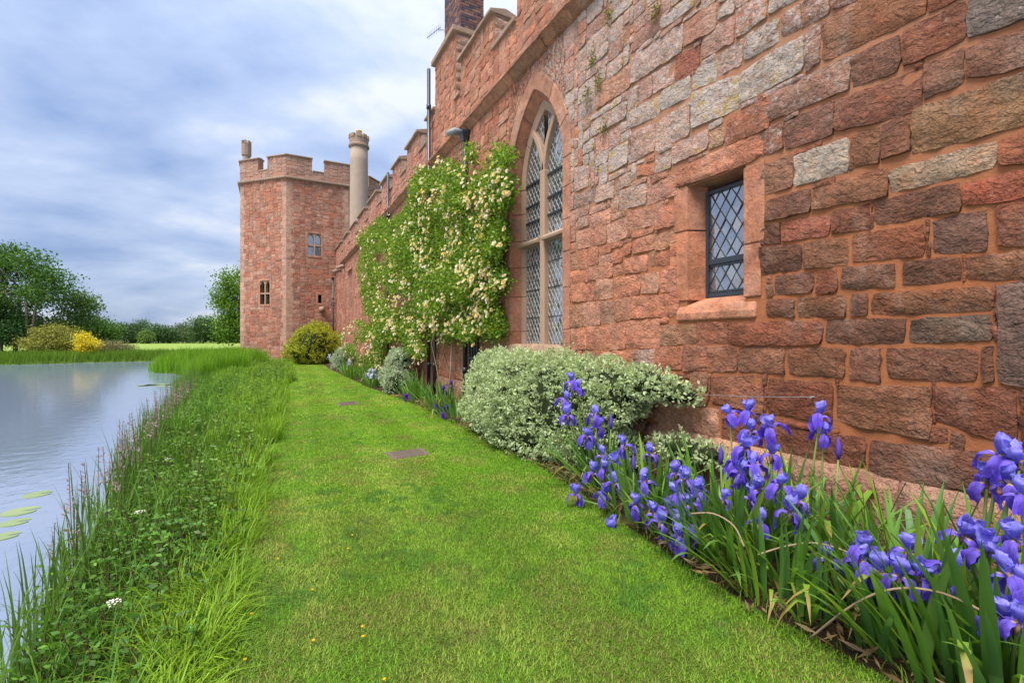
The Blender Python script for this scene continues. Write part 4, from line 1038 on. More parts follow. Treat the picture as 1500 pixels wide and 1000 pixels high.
# ------------------------------------------------------------------ grasses
def blades(P, H, Wd, lean, azi, col, seg=1, droop=.5, tipcol=None):
    """P (n,3) roots, H heights, Wd widths, lean (n) horizontal reach, azi (n). seg=1 gives one triangle"""
    n = len(P); dx, dy = np.cos(azi), np.sin(azi); sx, sy = -dy, dx
    if seg == 1:
        V = np.empty((n, 3, 3)); V[:, 0] = P + np.stack([sx * Wd / 2, sy * Wd / 2, 0 * H], 1); V[:, 1] = P - np.stack([sx * Wd / 2, sy * Wd / 2, 0 * H], 1)
        V[:, 2] = P + np.stack([dx * lean, dy * lean, H], 1)
        C = np.repeat(col[:, None, :], 3, 1); return V.reshape(-1, 3), np.arange(3 * n).reshape(n, 3), C.reshape(-1, 3)
    k_ = seg + 1; V = np.empty((n, k_, 2, 3)); C = np.empty((n, k_, 2, 3))
    for i in range(k_):
        t = i / seg; r_ = lean * t ** 1.8; h = H * (t - droop * np.maximum(0, t - .45) ** 2 * 1.6); ww_ = Wd * (1 - t ** 2.2) * .5 + .0004
        c0 = P + np.stack([dx * r_, dy * r_, h], 1); o_ = np.stack([sx * ww_, sy * ww_, 0 * h], 1)
        V[:, i, 0] = c0 + o_; V[:, i, 1] = c0 - o_
        cc = col if tipcol is None else col * (1 - t) + tipcol * t
        C[:, i, 0] = cc; C[:, i, 1] = cc
    b = (np.arange(n) * k_ * 2)[:, None, None]; q = np.array([[2 * i, 2 * i + 1, 2 * i + 3, 2 * i + 2] for i in range(seg)])[None]
    return V.reshape(-1, 3), (b + q).reshape(-1, 4), C.reshape(-1, 3)
def stuff(name, V, F_, C, mat, label, cat, parent=None, smooth=False):
    o = mk(name, V, F_, mat, parent, smooth, C, (0, 0, 0) if parent is None else None); tag(o, label, cat, kind='stuff'); return o
def seen(P, m=60):
    q = proj(P); return (q[:, 0] > -m) & (q[:, 0] < 1500 + m) & (q[:, 1] < 1000 + m * 2)
# mown lawn
def INQ(P, q):
    c = q.mean(0); q = c + (q - c) * 1.0; x, y = P[:, 0], P[:, 1]; a = np.ones(len(P), bool); b = np.ones(len(P), bool); jit = rng.normal(0, .012, len(P))
    for i in range(4):
        e_ = q[(i + 1) % 4] - q[i]; cr_ = (e_[0] * (y - q[i][1]) - e_[1] * (x - q[i][0])) / np.linalg.norm(e_) - jit; a &= cr_ > .012; b &= -cr_ > .012
    return a | b
Ps = []
for (y0, y1, dens) in ((.3, 3.2, 15000), (3.2, 5.5, 11000), (5.5, 9, 7000), (9, 15, 3800), (15, 25, 2000), (25, 35.5, 1100)):
    n = int((y1 - y0) * 3.6 * dens); y = rng.uniform(y0, y1, n); x = rng.uniform(-.6, 3.2, n)
    k_ = (x > lawn_l(y) - .12) & (x < lawn_r(y) + .05 + .06 * (vnoise(y * 6, y * 0, 5) - .5)); Ps.append(np.stack([x, y, 0 * x + .004], 1)[k_])
P = np.concatenate(Ps); P = P[seen(P)]
for c in (DC1, DC2): P = P[~((np.abs(P[:, 0] - c[0]) < .27 + .05 * rng.uniform(0, 1, len(P))) & (np.abs(P[:, 1] - c[1]) < .24 + .05 * rng.uniform(0, 1, len(P))))] if False else P[~INQ(P, c)]
n = len(P); x, y = P[:, 0], P[:, 1]; zc = x * SA + y * CA
pat = fbm(x * 1.3, y * .9, 3, 3); pat2 = fbm(x * 4.5, y * 4, 9, 3); fine_ = rng.uniform(0, 1, n)
H = .007 + .009 * rng.uniform(0, 1, n) + .008 * pat2; sc = np.clip(zc / 3.2, 1, 6)
g1, g2, ye, br = np.array([.10, .255, .011]), np.array([.205, .39, .02]), np.array([.36, .41, .085]), np.array([.27, .21, .075])
t = np.clip(pat * .9 + fine_ * .5 - .2, 0, 1)[:, None]; col = g1 * (1 - t) + g2 * t
stripe = (.5 + .5 * np.sin((x - lawn_l(y)) * 6.0 + .4))[:, None]
pale = (np.clip((pat2 - .42) * 4.5, 0, 1) * np.clip(.45 + (fbm(x * .8, y * .5, 17, 2) - .42) * 3.5, 0, 1))[:, None] * (fine_ > .25)[:, None]
band = (np.exp(-((x - lawn_l(y) - .95) / .38) ** 2) * np.clip((fbm(x * 3, y * 2.2, 41, 3) - .36) * 4, 0, 1))[:, None] * (fine_ > .3)[:, None]
pale = np.maximum(pale, band * .8); col = col * (1 - pale * .68) + ye * pale * .68
clov = (np.clip((fbm(x * 7, y * 7, 57, 2) - .60) * 7, 0, 1) * np.clip((fbm(x * .9, y * .9, 61, 2) - .4) * 4, 0, 1))[:, None]; col = col * (1 - clov * .7) + np.array([.055, .19, .02]) * clov * .7
worn = (np.clip((fbm(x * 2.6, y * 2.6, 23, 3) - .54 + .10 * np.clip((3.2 - y) / 2, 0, 1)) * 6, 0, 1) * (rng.uniform(0, 1, n) > .5))[:, None]; col = col * (1 - worn * .7) + br * worn * .7
col *= rng.uniform(.5, 1.35, n)[:, None] * (.97 + .06 * stripe)
azi = rng.uniform(0, 6.283, n); azi = np.where(rng.uniform(0, 1, n) < .9, azi, np.where(stripe[:, 0] > .5, 1.57, -1.57) + rng.normal(0, .5, n))
V, Fq, C = blades(P, H, .0042 * sc * rng.uniform(.7, 1.4, n), H * rng.uniform(.5, 2.2, n), azi, col)
stuff('lawn_grass', V, Fq, C, 'grass_blade', 'short mown grass blades of the lawn path', 'grass')
# buttercups dotted on the lawn
n = 70; y = rng.uniform(1.6, 14, n) ** 1.0; x = lawn_l(y) + np.abs(rng.normal(0, .55, n)); M_ = MB()
for a, b in zip(x, y): M_.tube([(a, b, .03), (a, b, .036)], [.006, .009], 6, c=(.75, .52, .03, 0))
o = M_.build('lawn_flowers', 'petal', None, loc=(0, 0, 0)); tag(o, 'tiny yellow flowers dotted along the lawn edge by the long grass', 'flowers', kind='stuff')

def bank_points(n, y0, y1, f0, f1, ymax_w=0):
    """f: 0 at lawn edge .. 1 at the water line"""
    y = rng.uniform(y0, y1, n); f = rng.uniform(f0, f1, n); x = lawn_l(y) * (1 - f) + shore(y) * f
    return np.stack([x, y, ground_h(x, y)], 1)
def colvar(n, a, b, lo=.7, hi=1.25):
    t = rng.uniform(0, 1, (n, 1)); return (np.array(a) * (1 - t) + np.array(b) * t) * rng.uniform(lo, hi, (n, 1))
def tufts(n_t, y0, y1, f0, f1, per, spread, hr, wr, ca_, cb_, reach=(.25, .8), droop=.5, seg=4, bright=None, dens=None):
    c = bank_points(n_t, y0, y1, f0, f1); c = c[seen(c, 200)]
    if dens is not None: c = c[dens(c) > rng.uniform(0, 1, len(c))]
    m_ = len(c); root = np.repeat(c, per, 0); n = len(root); ang = rng.uniform(0, 6.283, n); rr = spread * np.sqrt(rng.uniform(0, 1, n))
    root[:, 0] += rr * np.cos(ang); root[:, 1] += rr * np.sin(ang); root[:, 2] = ground_h(root[:, 0], root[:, 1])
    ts = np.repeat(rng.uniform(.7, 1.15, m_), per); H = rng.uniform(*hr, n) * ts; az = ang + rng.normal(0, .9, n)
    col = colvar(n, ca_, cb_) * np.repeat(rng.uniform(.8, 1.2, m_), per)[:, None]
    return blades(root, H, rng.uniform(*wr, n), H * rng.uniform(*reach, n), az, col, seg, droop, col * np.array([1.25, 1.15, 1.0]))
def join(L_):
    Vs, Fs, Cs, b = [], [], [], 0
    for V, F_, C in L_: Vs.append(V); Fs.append(F_ + b); Cs.append(C); b += len(V)
    return np.concatenate(Vs), np.concatenate(Fs), np.concatenate(Cs)
YG, BG, DG = (.19, .32, .022), (.11, .245, .016), (.04, .115, .014)
L_ = [tufts(34, .8, 3.4, .14, .34, 60, .12, (.2, .42), (.005, .010), (.17, .32, .02), (.24, .39, .025), (.4, 1.0), .9),
      tufts(210, 1.5, 9, .07, .38, 34, .13, (.2, .42), (.004, .008), BG, YG, (.25, .8), .6),
      tufts(420, 8, 20, .03, .55, 24, .16, (.22, .48), (.006, .011), BG, YG, (.15, .6), .4),
      tufts(520, 19, 36, -.02, .75, 20, .22, (.28, .6), (.010, .018), BG, YG, (.1, .5), .3),
      tufts(330, 1, 12, .3, .98, 14, .16, (.25, .6), (.005, .010), DG, BG, (.25, .8), .6),
      tufts(350, 10, 24, .5, 1.0, 16, .18, (.3, .7), (.008, .014), DG, BG, (.2, .7), .5)]
V, Fq, C = join(L_); stuff('long_grass', V, Fq, C, 'grass_blade', 'long unmown grass along the moat bank', 'grass')
# reeds and rushes at the water's edge
L_ = [tufts(85, 1.2, 11, .86, 1.07, 8, .12, (.55, 1.0), (.010, .018), (.06, .13, .025), (.09, .18, .03), (.05, .35), .1, 5),
      tufts(130, 10, 25, .9, 1.12, 9, .14, (.6, 1.05), (.010, .016), (.07, .15, .03), (.10, .20, .035), (.03, .25), .05, 4),
      tufts(480, 24, 31, .45, 1.0, 20, .25, (.7, 1.15), (.014, .022), (.10, .24, .015), (.15, .31, .02), (.05, .3), .1, 4),
      tufts(680, 30, 39.5, .25, 1.04, 20, .28, (.7, 1.2), (.018, .028), (.10, .24, .015), (.15, .31, .02), (.05, .3), .1, 4),
      tufts(420, 39, 47, .0, 1.0, 14, .3, (.6, 1.0), (.02, .032), (.09, .2, .02), (.14, .26, .03), (.05, .3), .1, 4)]
V, Fq, C = join(L_); stuff('reeds', V, Fq, C, 'grass_blade', 'bright green reeds and rushes standing along the water edge', 'reeds')
# far bank reeds
n = 24000; x = rng.uniform(-33, 6, n); y = far_shore(x) + rng.gamma(2, 1.1, n) - .2; k_ = seen(np.stack([x, y, 0 * x], 1), 120); x, y = x[k_], y[k_]; n = len(x)
P = np.stack([x, y, ground_h(x, y)], 1); pt = fbm(x * .5, y * .5, 8, 3)[:, None]; col = (np.array([.09, .2, .015]) * (1 - pt) + np.array([.17, .28, .03]) * pt) * rng.uniform(.6, 1.25, (n, 1))
H = rng.uniform(.35, .9, n) * (.6 + .8 * pt[:, 0]); V, Fq, C = blades(P, H, rng.uniform(.03, .06, n), H * rng.uniform(.1, .4, n), rng.uniform(0, 6.283, n), col)
stuff('far_reeds', V, Fq, C, 'grass_blade', 'tall grass and reeds lining the opposite bank of the moat', 'reeds')
n = 26000; x = rng.uniform(-60, 20, n); y = rng.uniform(56, 78, n); P = np.stack([x, y, ground_h(x, y)], 1); P = P[seen(P, 60)]; n = len(P); pt = fbm(P[:, 0] * .3, P[:, 1] * .3, 4, 3)[:, None]
col = (np.array([.10, .19, .02]) * (1 - pt) + np.array([.20, .27, .05]) * pt) * rng.uniform(.7, 1.2, (n, 1)); H = rng.uniform(.2, .6, n)
V, Fq, C = blades(P, H, rng.uniform(.05, .1, n), H * .3, rng.uniform(0, 6.283, n), col); stuff('meadow_grass', V, Fq, C, 'grass_blade', 'rough meadow grass between moat and hay field', 'grass')

# ------------------------------------------------------------------ leaves
def kites(P, N, L_, Wr, col, fold=.25, rs=rng):
    """one folded kite leaf per point. P base, N leaf direction (unit)"""
    n = len(P); rv = rs.normal(size=(n, 3)); S = np.cross(N, rv); S /= np.linalg.norm(S, axis=1, keepdims=True) + 1e-9; T = np.cross(S, N)
    L_ = np.broadcast_to(L_, n)[:, None]; W_ = L_ * Wr
    V = np.empty((n, 4, 3)); V[:, 0] = P; V[:, 1] = P + N * L_ * .5 + S * W_ * .5 + T * W_ * fold; V[:, 2] = P + N * L_; V[:, 3] = P + N * L_ * .5 - S * W_ * .5 + T * W_ * fold
    return V.reshape(-1, 3), np.arange(4 * n).reshape(n, 4), np.repeat(col, 4, 0)
def unit(a): return a / (np.linalg.norm(a, axis=1, keepdims=True) + 1e-9)
# nettles, dock and herbs on the bank
def herb_patch(n_s, y0, y1, f0, f1, hr, leaf, ca_, cb_, seedheads=0.0):
    b = bank_points(n_s, y0, y1, f0, f1); b = b[seen(b, 250)]; n = len(b); Hh = rng.uniform(*hr, n); lean = rng.normal(0, .1, (n, 2))
    Pl, Nl, Ll, Cl, st = [], [], [], [], MB()
    for i in range(n):
        top = b[i] + [lean[i, 0], lean[i, 1], Hh[i]]
        nn = max(4, int(Hh[i] / .075)); ph = rng.uniform(0, 6.28); base = np.array(ca_) + (np.array(cb_) - np.array(ca_)) * rng.uniform()
        for j in range(nn):
            t = .18 + .82 * j / (nn - 1); p_ = b[i] * (1 - t) + top * t; s_ = leaf * (1.15 - .55 * t) * rng.uniform(.75, 1.2)
            for q in range(2):
                th = ph + j * 1.57 + q * 3.14; d = np.array([math.cos(th), math.sin(th), rng.uniform(-.35, .35)])
                Pl.append(p_); Nl.append(d); Ll.append(s_); Cl.append(base * rng.uniform(.75, 1.25) * (1 + .35 * (t > .85)))
        st.tube([b[i], (b[i] + top) / 2 + [0, 0, .01], top], [.005, .004, .002], 4, c=(.12, .09, .04, 0), cap=False)
    V1, F1, C1 = kites(np.array(Pl), unit(np.array(Nl)), np.array(Ll), .55, np.array(Cl), -.12)
    sv = np.array(st.v); sf = np.array([f for f in st.f]); sc_ = np.array(st.c)[:, :3]
    return join([(V1, F1, C1), (sv, sf, sc_)])
L_ = [herb_patch(720, .6, 5.5, .22, .97, (.16, .40), .075, (.03, .10, .012), (.08, .19, .02)), herb_patch(480, 4, 11, .14, 1.0, (.2, .46), .075, (.055, .14, .018), (.13, .25, .03)),
      herb_patch(340, 10, 22, .08, .98, (.25, .55), .09, (.06, .15, .02), (.15, .27, .03)), herb_patch(170, 18, 33, .0, .45, (.3, .6), .11, (.07, .15, .03), (.15, .25, .04))]
V, Fq, C = join(L_); stuff('undergrowth', V, Fq, C, 'leaf', 'nettles and leafy herbs on the moat bank', 'undergrowth')
# purple-brown flowering spikes by the water
b = np.concatenate([bank_points(26, 4.5, 8, .85, 1.05), bank_points(60, 7.5, 16, .86, 1.06)]); L_ = []
Pl, Nl, Ll, Cl = [], [], [], []; st = MB()
for p_ in b:
    h = rng.uniform(.7, 1.1); top = p_ + [rng.normal(0, .05), rng.normal(0, .05), h]; st.tube([p_, top], [.004, .002], 4, c=(.14, .09, .07, 0), cap=False)
    for j in range(26):
        t = rng.uniform(.62, 1); q = p_ * (1 - t) + top * t; th = rng.uniform(0, 6.28); Pl.append(q); Nl.append((math.cos(th), math.sin(th), .7)); Ll.append(rng.uniform(.03, .085) * (1.4 - t)); Cl.append(np.array((.34, .25, .30)) * rng.uniform(.7, 1.2))
V1, F1, C1 = kites(np.array(Pl), unit(np.array(Nl)), np.array(Ll), .35, np.array(Cl)); V, Fq, C = join([(V1, F1, C1), (np.array(st.v), np.array(st.f), np.array(st.c)[:, :3])])
stuff('flower_spikes', V, Fq, C, 'leaf', 'mauve flowering spikes rising among the rushes', 'wild flowers')
# white umbels
for i, (px, py, zc, lab) in enumerate(((205, 748, 4.2, 'white cow parsley head leaning out low on the bank'), (166, 880, 2.75, 'white umbel flower nearest the bottom left corner'), (288, 616, 8.5, 'white cow parsley head halfway along the bank'), (246, 671, 6.2, 'white cow parsley head beside the mauve spikes'), (330, 603, 9.5, 'farthest white cow parsley head on the bank'))):
    d = ray(px, py); P = np.array([0, 0, EYE]) + d * zc; g_ = float(ground_h(P[0], P[1])); t_ = empty('cow_parsley', (P[0], P[1], g_)); tag(t_, lab, 'wild flower', 'white umbels on the moat bank')
    m = MB(); m.tube([(P[0], P[1], g_), (P[0] + .02, P[1], (g_ + P[2]) / 2), P - [0, 0, .05]], .004, 5)
    m.build('stem', 'stem_green', t_)
    m = MB()
    for j in range(16):
        th = j * 2.4; r_ = .045 * math.sqrt(j / 16); c_ = P + [r_ * math.cos(th), r_ * math.sin(th), -.02 * (r_ / .06) ** 2]
        m.tube([c_ - [0, 0, .004], c_ + [0, 0, .004]], [.005, .0065], 6)
    m.build('umbel', 'flower_white', t_)
# lily pads
LILY = ['largest of the four lily pads at the left edge of the water', 'lily pad just below the largest one at the left edge', 'lily pad farthest out of the four near the left edge', 'lily pad cut by the left edge, nearest the camera',
        'second lily pad from the left in the row off the reeds', 'middle lily pad of the row off the reeds', 'second lily pad from the reeds in the far row', 'lily pad touching the reed bed at the end of the row', 'outermost leftmost lily pad of the far row']
pads = [(30, 748, .17), (22, 764, .13), (55, 723, .15), (8, 784, .12), (218, 564, .45), (232, 563, .5), (246, 564, .45), (258, 563, .4), (210, 565, .3)]
for i, (px, py, r_) in enumerate(pads):
    P = onground(px, py, WATER + .006); V = [P] + [P + [r_ * math.cos(R(15 + a)), r_ * math.sin(R(15 + a)), 0.0] for a in np.linspace(0, 330, 18)]
    o = mk('lily_pad', V, [(0, j, j + 1) for j in range(1, 18)], 'lily', None, loc=P)
    s = o.modifiers.new('thick', 'SOLIDIFY'); s.thickness = .006
    tag(o, LILY[i], 'lily pad', 'lily pads near the bank' if i < 4 else 'lily pads off the reed bed')

# ------------------------------------------------------------------ shrubs on lobes
def lobe_points(lobes, n, rs, shell=.72):
    vol = np.array([l[1][0] * l[1][1] * l[1][2] for l in lobes]) ** .67; pick = rs.choice(len(lobes), n, p=vol / vol.sum())
    d = unit(rs.normal(size=(n, 3))); r_ = shell + (1.06 - shell) * rs.uniform(0, 1, n) ** .6
    C0 = np.array([l[0] for l in lobes])[pick]; R0 = np.array([l[1] for l in lobes])[pick]
    lump = .86 + .28 * fbm(d[:, 0] * 3 + d[:, 2] * 2.1 + pick * 7, d[:, 1] * 3 - d[:, 2] * 1.7, 13, 2)
    P = C0 + d * R0 * (r_ * lump)[:, None]
    keep = np.ones(n, bool)
    for i, (c_, rr) in enumerate(lobes):
        q = (((P - np.array(c_)) / np.array(rr)) ** 2).sum(1); keep &= ~((q < (shell * .82) ** 2) & (pick != i))
    N = unit(d / R0)
    return P[keep], N[keep]
def core_mesh(lobes, s=.78):
    m = MB()
    for c_, rr in lobes:
        V, Fs = [], []; nu, nv = 12, 7
        for i in range(nv + 1):
            ph = math.pi * i / nv
            for j in range(nu): th = 2 * math.pi * j / nu; V.append((c_[0] + s * rr[0] * math.sin(ph) * math.cos(th), c_[1] + s * rr[1] * math.sin(ph) * math.sin(th), max(.0, c_[2] + s * rr[2] * math.cos(ph))))
        for i in range(nv):
            for j in range(nu): Fs.append((i * nu + j, (i + 1) * nu + j, (i + 1) * nu + (j + 1) % nu, i * nu + (j + 1) % nu))
        m.add(V, Fs)
    return m
def hexleaves(P, N, L_, col_c, col_e, rs, wr=.6):
    """leaf with a coloured middle and a pale margin: 8 verts"""
    n = len(P); S = np.cross(N, rs.normal(size=(n, 3))); S = unit(S); T = np.cross(S, N); L_ = np.broadcast_to(L_, n)[:, None]; W_ = L_ * wr
    prof = [(0, 0), (.3, .42), (.7, .40), (1, 0), (.7, -.40), (.3, -.42)]; V = np.empty((n, 8, 3)); C = np.empty((n, 8, 3))
    for i, (a, b) in enumerate(prof): V[:, i] = P + N * L_ * a + S * W_ * b + T * L_ * .10 * abs(b); C[:, i] = col_e
    V[:, 6] = P + N * L_ * .28; V[:, 7] = P + N * L_ * .72; C[:, 6] = col_c; C[:, 7] = col_c
    Ff = np.array([[0, 1, 6, 5], [1, 2, 7, 6], [2, 3, 4, 7], [6, 7, 4, 5]]); return V.reshape(-1, 3), (np.arange(n) * 8)[:, None, None].repeat(1, 1) .reshape(-1, 1, 1) * 0 + (np.arange(n) * 8).reshape(-1, 1, 1) + Ff[None], C.reshape(-1, 3)
def shrub(name, label, cat, lobes, n_ros, leaf, colc, cole, base, per=7, seed=1, group=None, corescale=.78, wr=.6, var=.25, up=.5):
    rs = np.random.default_rng(seed); t_ = empty(name, base); tag(t_, label, cat, group)
    sub = []
    for (c_, rr_) in lobes:
        if min(rr_) < .2: continue
        for q in range(16):
            d = unit(rs.normal(size=(1, 3)))[0]; r0 = rs.uniform(.16, .34) * min(rr_); sub.append((tuple(np.array(c_) + d * np.array(rr_) * .93), (r0, r0, r0 * .8)))
    lobes = list(lobes) + [q for q in sub if q[0][2] > .1]
    P, N = lobe_points(lobes, n_ros, rs); ok = (P[:, 2] > .02) & (P[:, 0] < 4.02); P, N = P[ok], N[ok]
    Pr = np.repeat(P, per, 0); Nr = np.repeat(N, per, 0); n = len(Pr); D = unit(Nr * .75 + rs.normal(0, .6, (n, 3)) + [0, 0, up * .5]); Pr = Pr + rs.normal(0, leaf * .45, (n, 3))
    bri = (np.repeat(rs.uniform(1 - var, 1 + var, len(P)), per) * rs.uniform(.85, 1.15, n))[:, None]
    ns = len(P) // 45; si = rs.choice(len(P), ns, replace=False); sd_ = unit(N[si] + rs.normal(0, .35, (ns, 3)) + [0, 0, .45]); sl = rs.uniform(.06, .2, ns) * (leaf / .038) ** .5; tt = np.linspace(.15, 1, 9)
    Ps = (P[si][:, None, :] + sd_[:, None, :] * (sl[:, None] * tt[None])[..., None]).reshape(-1, 3); Ds = unit(np.repeat(sd_, 9, 0) * .6 + rs.normal(0, .6, (ns * 9, 3)))
    Pr = np.concatenate([Pr, Ps]); D = np.concatenate([D, Ds]); bri = np.concatenate([bri, rs.uniform(.95, 1.2, (len(Ps), 1))]); n = len(Pr)
    V, Fq, C = hexleaves(Pr, D, leaf * rs.uniform(.7, 1.25, n), np.array(colc) * bri, np.array(cole) * bri, rs, wr)
    o = mk('foliage', V, Fq.reshape(-1, 4), 'leaf', t_, False, C); o['kind'] = 'stuff'
    core_mesh([q for q in lobes if q not in sub], corescale).build('twig_mass', 'dark_fill', t_, True)
    return t_
EUO = [((3.42, 7.0, .64), (.54, .82, .72)), ((3.36, 6.1, .66), (.6, 1.0, .78)), ((3.44, 5.2, .66), (.5, .95, .76)), ((3.62, 4.45, .93), (.36, .62, .42)), ((3.72, 3.95, 1.1), (.24, .5, .2)), ((3.8, 3.5, 1.03), (.17, .36, .13)), ((3.78, 3.3, .48), (.16, .5, .11)), ((3.52, 4.5, .3), (.38, .6, .34)), ((3.2, 5.7, .3), (.4, 1.0, .36))]
shrub('variegated_shrub', 'large rounded white and green variegated shrub against the near wall', 'shrub', EUO, 12500, .038, (.20, .32, .095), (.58, .64, .44), (3.4, 6, 0), 7, 3)
shrub('variegated_shrub', 'small grey green shrub at the foot of the far rose', 'shrub', [((3.25, 13.6, .5), (.42, .5, .55)), ((3.4, 14.1, .8), (.35, .4, .5)), ((3.2, 13.3, .35), (.35, .4, .4)), ((3.35, 13.5, 1.0), (.25, .3, .3))], 2800, .045, (.22, .31, .17), (.52, .58, .46), (3.25, 13.7, 0), 6, 4)
shrub('variegated_shrub', 'distant grey green dome beside the golden bush', 'shrub', [((3.25, 25.2, .55), (.5, .7, .6)), ((3.4, 24.6, .8), (.4, .5, .5)), ((3.2, 26, .4), (.45, .6, .5))], 1700, .06, (.20, .28, .17), (.44, .50, .40), (3.25, 25.2, 0), 6, 5)
P = atdepth(461, 29.5)
shrub('golden_shrub', 'bushy golden green shrub at the foot of the tower', 'shrub', [((P[0], P[1], 1.2), (1.3, 1.2, 1.25)), ((P[0] - .8, P[1] + .5, .9), (.9, .9, 1.0)), ((P[0] + .9, P[1] + .3, 1.0), (.8, .9, 1.1)), ((P[0] + .2, P[1] + .6, 1.9), (.9, .8, .85))], 5200, .085, (.19, .27, .025), (.46, .44, .035), (P[0], P[1], 0), 5, 6, var=.4)

# ------------------------------------------------------------------ roses
def inpoly(poly, x, y):
    ins = np.zeros(len(x), bool); n = len(poly)
    for i in range(n):
        x0, y0 = poly[i]; x1, y1 = poly[(i + 1) % n]; c_ = ((y0 > y) != (y1 > y)) & (x < (x1 - x0) * (y - y0) / (y1 - y0 + 1e-9) + x0); ins ^= c_
    return ins
bloom_me = []
for vi in range(5):
    m = MB(); rr = np.random.default_rng(100 + vi)
    cin = [(.80, .64, .24), (.84, .74, .38), (.86, .80, .52), (.80, .62, .26), (.88, .84, .62)][vi]; cou = [(.84, .74, .40), (.88, .82, .58), (.90, .87, .72), (.85, .72, .45), (.90, .88, .78)][vi]
    for ring, (k_, r0, h0, r1, h1) in enumerate(((5, .012, .0, .05, .022), (5, .008, .008, .034, .036), (4, .003, .012, .017, .040))):
        for i in range(k_):
            th = 6.283 * (i + ring * .5) / k_ + rr.normal(0, .1); dth = 3.14 / k_ * 1.1
            pt = lambda r_, a, h: (r_ * math.cos(a), r_ * math.sin(a), h)
            m.add([pt(r0, th, h0), pt(r1 * .85, th - dth, h1 * .9), pt(r1 * 1.05, th, h1 + .004 * rr.normal()), pt(r1 * .85, th + dth, h1 * .9)], [(0, 1, 2, 3)], (*(cou if ring == 0 else cin), 0))
    bloom_me.append(rawmesh('flower', m.v, m.f, True, m.c, 'petal'))
def rose(name, label, polys, n_spray, n_bloom, n_keep, seed, dmax, base, leaf=.055, canes=(), X0=4.0, bloom=1.0, group=None):
    rs = np.random.default_rng(seed); t_ = empty(name, base); tag(t_, label, 'rose', group)
    poly = np.array(polys); x0, y0 = poly.min(0); x1, y1 = poly.max(0)
    def pts(n, front):
        px, py = rs.uniform(x0, x1, n), rs.uniform(y0, y1, n); k_ = inpoly(polys, px, py)
        if not front: 
            hol = fbm(px * .045, py * .045, seed + 3, 3); k_ &= hol > .27 + .18 * rs.uniform(0, 1, n) + .10 * np.clip((py - 430) / 70, 0, 1)
        px, py = px[k_], py[k_]; lump = fbm(px * .022, py * .022, seed, 2)
        d = dmax * (.25 + .9 * lump); d = d * (rs.uniform(.88, 1.06, len(px)) if front else rs.uniform(.3, 1.0, len(px)))
        D = np.array([ray(a, b) for a, b in zip(px, py)]); tt = (X0 - d) / D[:, 0]
        return np.array([0, 0, EYE]) + D * tt[:, None]
    P = pts(n_spray, False); per = 9; Pr = np.repeat(P, per, 0); n = len(Pr); Pr = Pr + rs.normal(0, .075, (n, 3)); D = unit(rs.normal(0, 1, (n, 3)) + [-.5, -.15, -.1]); Pr[:, 0] = np.minimum(Pr[:, 0], 3.97)
    h = np.repeat(rs.uniform(0, 1, len(P)), per)[:, None]; br = rs.uniform(.7, 1.3, (n, 1))
    col = (np.array([.075, .17, .015]) * (1 - h) + np.array([.20, .32, .025]) * h) * br; young = (rs.uniform(0, 1, n) < .08)[:, None]; col = np.where(young, np.array([.36, .38, .045]) * br, col)
    V, Fq, C = kites(Pr, D, leaf * rs.uniform(.7, 1.3, n), .62, col, .15, rs); o = mk('foliage', V, Fq, 'leaf', t_, False, C); o['kind'] = 'stuff'
    B0 = pts(max(20, n_bloom // 4), True); B = np.repeat(B0, 4, 0) + rs.normal(0, .085, (len(B0) * 4, 3)) * [.4, 1, 1]; cl_ = fbm(B[:, 1] * 1.6, B[:, 2] * 1.6, seed + 9, 2); B = B[cl_ > .36 + .2 * rs.uniform(0, 1, len(B))]
    area = (1 / np.maximum(proj(B)[:, 2], 1)); order = np.argsort(-area + rs.uniform(0, .02, len(B))); rest = MB()
    for r_, i in enumerate(order):
        p_ = B[i] + [-.05, 0, 0]; s_ = bloom * rs.uniform(.45, 1.1); me = bloom_me[rs.integers(5)]
        dirn = Vector((-1 + rs.normal(0, .35), -.35 + rs.normal(0, .45), .35 + rs.normal(0, .4))); q = dirn.to_track_quat('Z', 'Y')
        if r_ < n_keep:
            o = place('flower', me, t_, p_); o.rotation_mode = 'QUATERNION'; o.rotation_quaternion = q; o.scale = (s_, s_, s_)
        else:
            V = [np.array(q @ (v.co * s_)) + p_ for v in me.vertices]; c = [tuple(a.color) for a in me.attributes['Col'].data]; b0 = len(rest.v)
            rest.v.extend(map(tuple, V)); rest.f.extend([tuple(k_ + b0 for k_ in f.vertices) for f in me.polygons]); rest.c.extend(c)
    if rest.v: rest.build('small_flowers', 'petal', t_, kind='stuff')
    for cn in canes:
        m = MB(); m.tube([np.array(p_) for p_ in cn], [.022] + [.016] * (len(cn) - 2) + [.008], 6); m.build('cane', 'cane', t_, True)
    return t_
near_poly = [(598, 300), (604, 265), (618, 246), (632, 252), (645, 236), (668, 242), (684, 254), (688, 215), (694, 215), (697, 252), (708, 262), (716, 240), (728, 222), (746, 222), (748, 236), (736, 252), (750, 268), (745, 300), (732, 315), (742, 345), (734, 365), (728, 395), (744, 405), (740, 425), (722, 432), (730, 455), (738, 485), (722, 492), (700, 482), (690, 500), (672, 488), (655, 500), (640, 490), (630, 470), (612, 440), (605, 380)]
far_poly = [(524, 350), (532, 330), (548, 332), (556, 318), (570, 325), (585, 318), (600, 300), (612, 310), (620, 400), (640, 470), (632, 500), (610, 506), (590, 498), (578, 512), (565, 500), (552, 510), (548, 480), (534, 455), (530, 420), (522, 395), (530, 372)]
low_poly = [(596, 505), (612, 500), (622, 512), (618, 535), (606, 548), (592, 542), (586, 525)]
